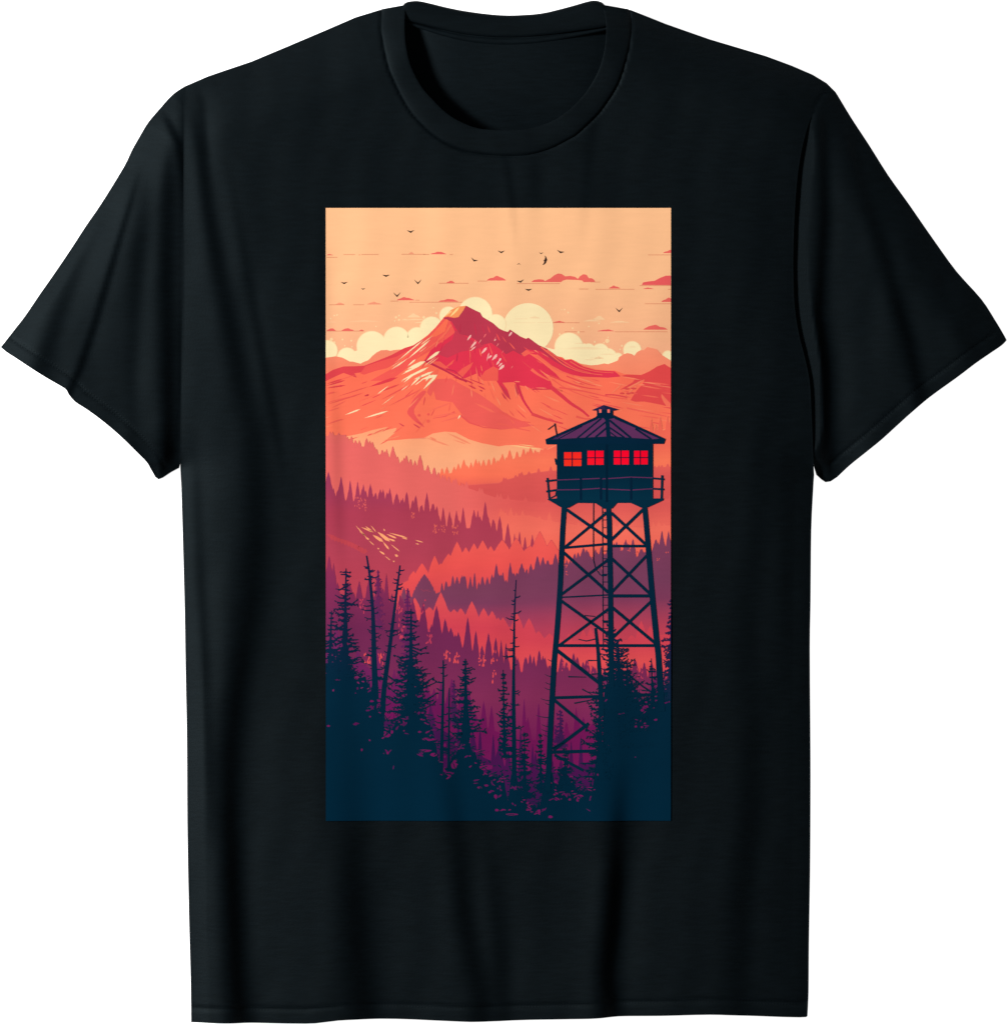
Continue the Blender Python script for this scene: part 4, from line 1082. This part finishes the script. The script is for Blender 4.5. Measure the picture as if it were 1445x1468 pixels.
for fn, L in ((G, ((75, 345, 10, 10), (35, 640, 18, 8), (378, 563, 9, 9), (375, 760, 9, 9), (525, 865, 12, 14), (395, 435, 20, 9), (30, 205, 16, 22), (35, 40, 14, 12), (540, 555, 44, 60), (520, 715, 34, 26), (560, 690, 12, 20), (620, 450, 42, 10), (600, 350, 60, 12), (610, 260, 60, 8), (660, 680, 8, 8), (800, 505, 40, 10), (860, 750, 62, 14), (790, 690, 18, 10), (830, 845, 70, 12), (905, 880, 36, 16), (1000, 800, 12, 20), (1000, 895, 10, 12), (998, 1000, 12, 22), (1075, 970, 30, 34), (1095, 795, 34, 12), (1300, 850, 70, 16), (1345, 985, 70, 26), (1290, 1152, 26, 9), (1345, 1135, 16, 10), (1420, 1225, 16, 20), (1430, 1340, 22, 12), (1370, 1190, 12, 10), (310, 840, 10, 12), (270, 100, 50, 18), (330, 130, 40, 10), (270, 240, 26, 16))),
              (H, ((30, 1340, 30, 10), (110, 1375, 60, 12), (335, 1350, 12, 22), (428, 1395, 20, 14), (588, 1250, 14, 10), (652, 1256, 14, 14), (672, 1145, 28, 10), (470, 1105, 20, 14), (740, 1078, 44, 14), (828, 1045, 18, 16), (785, 800, 11, 11), (835, 885, 9, 9), (478, 1000, 20, 22), (470, 885, 16, 12), (1190, 510, 16, 12), (1225, 480, 16, 12), (1260, 455, 18, 10), (1300, 425, 16, 10), (1180, 462, 12, 8), (890, 440, 18, 22), (1010, 290, 16, 10), (1040, 320, 14, 8), (1075, 280, 18, 10), (1110, 355, 10, 8), (1060, 300, 12, 10), (1135, 645, 12, 10), (1185, 650, 12, 10), (1210, 620, 10, 8), (1300, 590, 18, 10), (1375, 210, 10, 12), (1400, 205, 8, 10), (910, 795, 8, 8), (540, 1020, 16, 14), (600, 1060, 20, 10), (240, 1280, 16, 10), (200, 1180, 20, 12), (790, 640, 40, 22), (890, 250, 22, 40)))):
    for x, y, rx, ry in L:
        c = fn((x, y))[0]
        n = 9
        big = max(rx, ry) > 24
        ph = random.uniform(0, 6)
        q = [(c[0] + rx / 5.78 * math.cos(2 * math.pi * i / n) * random.uniform(.7, 1.05), c[1] + ry / 5.78 * math.sin(2 * math.pi * i / n) * random.uniform(.6, 1.1)) for i in range(n)]
        gd.polys(tri(q), MG if c[1] > 1000 else (122, 36, 90), 1.0, random.uniform(0, .04))
        if big:
            for i in range(4):
                u = random.uniform(-.8, .8)
                gd.dash((c[0] + (u - .3) * rx / 5.78, c[1] + random.uniform(-1, 1) * ry / 5.78), (c[0] + (u + .5) * rx / 5.78, c[1] + random.uniform(-1, 1) * ry / 5.78), 1.3, NV, 1.6)
gd.done()

def pine(name, level, top, base, hw, col, n=26, seed=1, trunk=(1.2, 5.0), dens=1.0, side=(1, 1), droop=0.35, start=0.03, full=1.0, core=0.24, js=70.0):
    r = random.Random(seed)
    a = Art(name, level, PRINT); a.js = 20.0 if level < 28 else js
    top = np.array(top); base = np.array(base)
    a.stroke([tuple(top), tuple(top * .5 + base * .5), tuple(base)], trunk[0], trunk[1], col)
    L = base[1] - top[1]
    n = int(n * 1.25)
    for i in range(n):
        t = start + (1 - start) * (i + r.uniform(-.5, .5)) / n
        t = min(max(t, start), 1)
        p = top + (base - top) * t
        for s in (-1, 1):
            if r.random() > dens * 0.9: continue
            ln = hw * (0.14 + 0.86 * t ** 0.8) * min(r.lognormvariate(-0.42, 0.42), 1.25) * side[0 if s < 0 else 1]
            if ln < 0.8: continue
            dr = droop * r.uniform(-0.3, 1.5)
            q1 = p + np.array([s * ln * .55, ln * dr * .65]); q2 = p + np.array([s * ln, ln * dr * .65 - ln * r.uniform(-.05, .38)])
            a.stroke([tuple(p), tuple(q1), tuple(q2)], 2.2 + 2.0 * t, 1.0, col, 0.2)
            m = int(2 + ln / 2.6)
            for j in range(m):
                u = r.uniform(0.1, 1.0)
                b0 = p + (q1 - p) * (u / .5) if u < .5 else q1 + (q2 - q1) * ((u - .5) / .5)
                d = r.choice((-1, 1, 1))
                tw = r.uniform(1.6, 4.4) * (0.6 + 0.6 * t) * full
                a.dash(tuple(b0), tuple(b0 + np.array([s * tw * r.uniform(.0, .9), d * tw * r.uniform(.3, 1.0)])), r.uniform(1.3, 2.2), col, 0.3)
            if t > .3 and r.random() < 0.75 * core * 2 * t:       # needle clump near the stem
                c = p + (q1 - p) * r.uniform(.1, .8)
                rr = r.uniform(1.6, 3.2) * (0.5 + t) * full
                k = 7
                a.polys(tri([(c[0] + rr * 1.4 * math.cos(6.283 * v / k) * r.uniform(.5, 1.1), c[1] + rr * math.sin(6.283 * v / k) * r.uniform(.5, 1.1)) for v in range(k)]), col, 0.25, random.uniform(0, .04))
    if core > 0:                                            # dense heart of the crown, ragged edge
        pl, pr = [], []
        m = 26
        for i in range(m + 1):
            t = 0.22 + 0.78 * i / m
            p = top + (base - top) * t
            wv = hw * core * ((t - .22) / .78) ** 1.15 + trunk[0] * .5
            pl.append((p[0] - wv * r.uniform(.45, 1.15) * side[0], p[1])); pr.append((p[0] + wv * r.uniform(.45, 1.15) * side[1], p[1]))
        a.polys([[pl[i], pr[i], pr[i + 1], pl[i + 1]] for i in range(m)], col, 0.1)
    return a.done()

def snag(level, pts, w0, w1, stubs, col, seed=1, name='printed_dead_tree'):
    r = random.Random(seed)
    a = Art(name, level, PRINT); a.js = 30.0
    P = resample(smooth_poly(pts, 4), 14)
    a.stroke([tuple(p) for p in P], w0, w1, col)
    for i in range(stubs):
        t = r.uniform(0.03, 0.95)
        k = t * 13
        p = P[int(k)] + (P[min(int(k) + 1, 13)] - P[int(k)]) * (k - int(k))
        s = r.choice((-1, 1)); ln = r.uniform(4, 12) * (.6 + .7 * t) * r.choice((.7, 1, 1, 1.6))
        up = r.uniform(-.45, .15)
        q1 = p + np.array([s * ln * .6, up * ln * .4 + .08 * ln]); q2 = p + np.array([s * ln, up * ln])
        a.stroke([tuple(p), tuple(q1), tuple(q2)], 2.3, 1.1, col, 0.2)
        if ln > 8 and r.random() < .6:
            a.dash(tuple(q1), tuple(q1 + np.array([s * 2.5, r.choice((-1, 1)) * 3.0])), 1.5, col, 0.3)
    return a.done()

# small purple pines behind
pine('printed_pine_tree', 27, E((690, 655))[0], G((690, 260))[0], 14, (96, 34, 86), 18, 4, (1.5, 4))
pine('printed_pine_tree', 27, E((445, 505))[0], E((450, 1000))[0], 12, (104, 38, 86), 18, 5, (1.5, 4))
pine('printed_pine_tree', 27, H((508, 505))[0], H((508, 830))[0], 12, (62, 28, 76), 16, 6, (1, 2.6))
pine('printed_pine_tree', 27, G((1075, 260))[0], G((1075, 640))[0], 10, (70, 30, 78), 14, 7, (1, 2.6))
# dark pines
pine('printed_pine_tree', 31, E((180, 490))[0], G((165, 260))[0], 34, NV, 30, 11, (1.0, 8), 1.0, (1.0, 1.0))
pine('printed_pine_tree', 31, E((60, 840))[0], G((40, 300))[0], 22, NV, 18, 12, (1.0, 6))
pine('printed_pine_tree', 31, E((718, 825))[0], G((715, 470))[0], 34, NV, 30, 13, (1.2, 9), 1.0, (1.05, 1.0))
pine('printed_pine_tree', 31, E((715, 1050))[0], G((715, 560))[0], 40, NV, 18, 33, (1.2, 9), 0.9, (0.9, 1.0), start=.3)
pine('printed_pine_tree', 31, G((1168, 82))[0], G((1172, 760))[0], 30, NV, 26, 14, (1.2, 9))
pine('printed_pine_tree', 31, H((35, 175))[0], H((48, 900))[0], 15, NV, 24, 15, (1.0, 3.4))
pine('printed_pine_tree', 31, H((210, 690))[0], H((215, 1250))[0], 20, NV, 22, 16, (0.8, 3.2))
pine('printed_pine_tree', 31, H((345, 700))[0], H((350, 1200))[0], 12, NV, 18, 17, (0.8, 2.6))
pine('printed_pine_tree', 31, H((540, 820))[0], H((560, 1150))[0], 20, NV, 14, 18, (0.8, 3))
pine('printed_pine_tree', 32, F_((925, 930))[0], H((930, 800))[0], 50, NV, 34, 19, (1.5, 12), 1.0, (0.8, 1.1), full=1.2, core=.26)
pine('printed_pine_tree', 32, H((985, -60))[0], H((1010, 520))[0], 44, NV, 24, 29, (1.5, 10), 1.0, (0.75, 1.0), full=1.2, core=.34)
pine('printed_pine_tree', 32, H((830, 470))[0], H((850, 1080))[0], 26, NV, 26, 20, (1.5, 8), 1.0, (1.2, .6), full=1.3)
pine('printed_pine_tree', 32, F_((1432, 720))[0], H((1430, 420))[0], 20, NVP, 26, 22, (2, 8), 1.0, (1.0, .3), full=1.4)
pine('printed_pine_tree', 31, H((1262, 80))[0], H((1275, 480))[0], 16, NV, 12, 23, (.8, 3), .8)
# snags
snag(29, E((350, 385), (372, 520), (390, 700), (405, 900)) + G((412, 60), (425, 420)), 2.0, 9.5, 44, NV, 41)
snag(29, E((627, 465), (605, 640), (575, 880)) + G((535, 40), (495, 330), (480, 600)), 1.8, 8.5, 44, NV, 42)
snag(29, G((985, 95), (985, 300), (978, 600), (968, 1020)), 2.0, 5.6, 22, NV, 43)
snag(29, G((1035, 325), (1032, 600), (1030, 1000)), 1.4, 4.0, 10, NV, 44)
snag(29, F_((143, 585), (130, 840), (125, 1156)) + H((122, 300), (125, 700), (128, 1150)), 1.2, 7.4, 46, NV, 45)
for fn, p in ((E, (350, 378)), (E, (622, 455))):
    pass

# ---- the lookout tower
tw = Art('printed_lookout_tower', 37, PRINT); tw.js = 5.0
TN = grad([(575, (16, 34, 58)), (640, (3, 38, 58)), (720, (4, 44, 64)), (760, (6, 36, 58)), (900, (5, 38, 58)), (1100, (2, 38, 56))])
DKN = (3, 24, 44)
def sk(fn, pts, w, lift=0, w1=None, col=TN):
    tw.stroke(fn(*pts), w / 5.78, (w1 if w1 is not None else w) / 5.78, col, lift)
# legs and bracing
def leg(pts, w0, w1):
    P = resample(pts, 12)
    tw.stroke([tuple(p) for p in P], w0 / 5.78, w1 / 5.78, TN, 0.6)
leg(D((542, 1060)) + F_((535, 0), (505, 700), (471, 1140)) + H((463, 20), (428, 640), (405, 1180)), 42, 46)
leg(D((905, 1060)) + F_((912, 0), (923, 600), (928, 1156)) + H((935, 320)), 42, 44)
leg(D((1205, 1060)) + F_((1210, 0), (1268, 700), (1312, 1140)) + H((1322, 60), (1350, 520)), 42, 52)
leg(F_((800, 985), (820, 1156)) + H((838, 280), (852, 560)), 22, 44)
for pts, w in ((((555, 0), (900, 240)), 25), (((550, 312), (900, 22)), 22), (((930, 30), (1215, 292)), 24), (((930, 255), (1195, 0)), 24), (((535, 358), (905, 690)), 25), (((515, 708), (905, 418)), 22), (((930, 405), (1250, 700)), 25), (((930, 692), (1225, 382)), 22), (((510, 755), (915, 1045)), 25), (((495, 1132), (910, 825)), 22), (((940, 815), (1300, 1115)), 26), (((945, 1062), (1262, 762)), 23), (((535, 320), (900, 288)), 20), (((930, 305), (1215, 305)), 22), (((515, 730), (905, 710)), 12), (((930, 718), (1250, 718)), 27), (((480, 1130), (1300, 1130)), 25)):
    sk(F_, pts, w, 0.2)
for pts, w in ((((480, 12), (840, 292)), 30), (((455, 407), (840, 395)), 25), (((458, 425), (735, 655)), 26), (((745, 620), (450, 840)), 28), (((430, 858), (800, 848)), 28), (((460, 880), (700, 1010)), 24), (((1090, 230), (1200, 320)), 14), (((1200, 318), (1300, 385)), 14), (((430, 830), (545, 775)), 16), (((945, 130), (1110, 240)), 16), (((1060, 385), (1340, 378)), 24)):
    sk(H, pts, w, 0.2)
# ladder and cable
sk(F_, ((856, -60), (860, 500), (864, 1156)), 6, 0.1)
for i in range(17):
    y = -40 + i * 71 / 1.05 * .95
    sk(F_, ((856, y), (900, y)), 6, 0.1)
for y in (935, 1080):
    sk(F_, ((860, y), (905, y)), 16, 0.15)
sk(F_, ((784, -110), (782, 200), (783, 420), (800, 490), (840, 545), (885, 550)), 7, 0.1)
sk(F_, ((850, 548), (892, 546)), 16, 0.2)
sk(F_, ((710, 880), (795, 888)), 8, 0.1); sk(F_, ((660, 1078), (725, 1092), (795, 1076)), 9, 0.1)
for a_, b_ in (((575, 232), (720, 235)), ((740, 97), (840, 97)), ((625, 452), (830, 412)), ((690, 335), (770, 380)), ((770, 212), (830, 205))):
    sk(H, (a_, b_), 11, 0.1, 6)
for y, l, s in ((98, 40, -1), (225, 55, -1), (290, 50, -1), (335, 55, -1), (425, 80, -1), (460, 40, -1), (565, 110, -1), (640, 60, -1), (680, 60, -1), (720, 50, -1)):
    x = 450 - y * .055
    sk(H, ((x, y + 8), (x - l * .6, y), (x - l, y - 12)), 8, 0.1, 3)
# catwalk and cabin
tw.poly(D((398, 1015), (480, 1008), (1365, 1008), (1362, 1024), (1235, 1082), (1180, 1086), (1090, 1046), (980, 1046), (940, 1092), (870, 1095), (800, 1048), (650, 1046), (580, 1086), (520, 1086)), TN, 0.9)
tw.poly(D((480, 545), (1275, 545), (1275, 1022), (480, 1022)), grad([(635, (3, 36, 56)), (680, (3, 38, 58)), (718, (5, 48, 68))]), 1.4)
tw.poly(D((885, 560), (905, 560), (905, 1040), (885, 1040)), (3, 30, 50), 2.0)
tw.poly(D((385, 520), (800, 335), (822, 312), (938, 312), (972, 328), (1380, 515), (1366, 557), (1275, 557), (480, 561), (393, 561)), (4, 36, 58), 2.2)
PU = (98, 48, 92)
tw.poly(D((425, 520), (822, 346), (868, 344), (882, 362), (890, 496), (800, 500), (650, 508), (490, 517)), PU, 3.0)
tw.poly(D((914, 352), (962, 343), (1345, 512), (1268, 518), (1085, 506), (926, 492)), PU, 3.0)
for a_, b_, w in (((490, 518), (690, 410), 9), ((650, 510), (850, 345), 14), ((720, 508), (890, 372), 14), ((800, 502), (892, 425), 16), ((1095, 508), (915, 360), 18), ((1040, 505), (915, 420), 14), ((975, 500), (920, 460), 10), ((1265, 520), (1130, 430), 16), ((1345, 515), (960, 345), 10), ((425, 522), (820, 346), 10)):
    sk(D, (a_, b_), w, 3.6, None, (10, 32, 58))
tw.poly(D((478, 518), (540, 470), (425, 522)), (60, 40, 82), 3.4)
tw.poly(D((812, 270), (942, 270), (942, 336), (812, 336)), (6, 34, 58), 3.0)
tw.poly(D((768, 278), (868, 234), (995, 272), (945, 282), (870, 272), (815, 282)), (48, 36, 72), 3.6)
tw.poly(D((870, 236), (995, 272), (945, 279), (880, 270)), (30, 34, 66), 4.0)
for x in (840, 909):
    tw.poly(D((x - 10, 271), (x + 10, 271), (x + 10, 299), (x - 10, 299)), (246, 112, 98), 4.4)
for (xa, ya, xb, yb), c, c2 in (((540, 626, 684, 740), (252, 38, 34), (252, 52, 32)), ((734, 614, 868, 730), (252, 6, 44), (255, 22, 40)), ((952, 613, 1077, 728), (250, 4, 44), (255, 12, 44)), ((1119, 614, 1233, 727), (250, 4, 44), (255, 12, 44))):
    p = D((xa, ya), (xb, yb))
    tw.poly([(p[0][0], p[0][1]), (p[1][0], p[0][1]), (p[1][0], p[1][1]), (p[0][0], p[1][1])], grad([(p[0][1], c), (p[1][1], c2)]), 2.4)
    xm = (xa + xb) / 2 - 4; ym = (ya + yb) / 2
    sk(D, ((xm, ya - 4), (xm, yb + 4)), 9, 3.2, None, (20, 20, 48)); sk(D, ((xa - 4, ym), (xb + 4, ym)), 8, 3.6, None, (30, 20, 48))
# antenna, hook, railing
sk(D, ((478, 480), (468, 425), (462, 386)), 8, 1.0); sk(D, ((466, 394), (404, 438)), 6, 1.2)
tw.poly(D((460, 678), (470, 676), (482, 700), (482, 735), (470, 728)), TN, 1.0)
RL = (104, 44, 88)
for pts in (((480, 856), (670, 850), (845, 842)), ((850, 848), (1090, 832), (1275, 838)), ((480, 938), (670, 936), (845, 924)), ((855, 930), (1090, 940), (1275, 928))):
    sk(D, pts, 7, 2.0, None, RL)
for pts in (((388, 866), (480, 856)), ((1275, 842), (1370, 850)), ((392, 952), (480, 938)), ((1275, 928), (1368, 934))):
    sk(D, pts, 16, 1.0)
for pts, w in ((((402, 838), (418, 1015)), 15), (((1352, 816), (1346, 1015)), 18)):
    sk(D, pts, w, 1.2)
for x in (680, 846, 1096):
    sk(D, ((x, 834), (x, 1020)), 20, 2.6, None, (4, 32, 54))
sk(D, ((418, 1010), (470, 985), (480, 930)), 10, 1.1)
tw.done()

# ------------------------------------------------------------------ the table
V = [(-4, -4, 0), (4, -4, 0), (4, 4, 0), (-4, 4, 0)]
bd = link_mesh('white_backdrop', V, [[0, 1, 2, 3]], table_mat(), None, smooth=False)
bd['kind'] = 'structure'
bd['label'] = 'plain white table surface under the t-shirt, with added glow that hides shadows'

# ------------------------------------------------------------------ lamps, camera, world
def area(name, loc, target, size, power, color=(1, 1, 1)):
    l = bpy.data.lights.new(name, 'AREA'); l.shape = 'SQUARE'; l.size = size; l.energy = power; l.color = color
    o = bpy.data.objects.new(name, l); COL.objects.link(o); o.location = loc
    d = Vector(target) - Vector(loc)
    o.rotation_euler = d.to_track_quat('-Z', 'Y').to_euler()
    return o
area('key_softbox', (-3.8, 1.05, 2.9), (0, 0.0, 0), 0.85, 365)
area('fill_softbox', (1.6, 0.4, 3.4), (0, 0, 0), 1.6, 6)

w = bpy.data.worlds.new('World'); SC.world = w; w.use_nodes = True
w.node_tree.nodes['Background'].inputs['Color'].default_value = (1, 1, 1, 1)
w.node_tree.nodes['Background'].inputs['Strength'].default_value = 0.035

cam = bpy.data.cameras.new('camera'); co = bpy.data.objects.new('camera', cam); COL.objects.link(co)
co.location = (0, 0, CAMD * S)
cam.sensor_fit = 'HORIZONTAL'
cam.angle = 2 * math.atan(722.5 / CAMD)
cam.clip_end = 50
SC.camera = co
SC.view_settings.view_transform = 'Standard'
SC.view_settings.look = 'None'
SC.view_settings.exposure = 0
SC.view_settings.gamma = 1
SC.cycles.max_bounces = 6
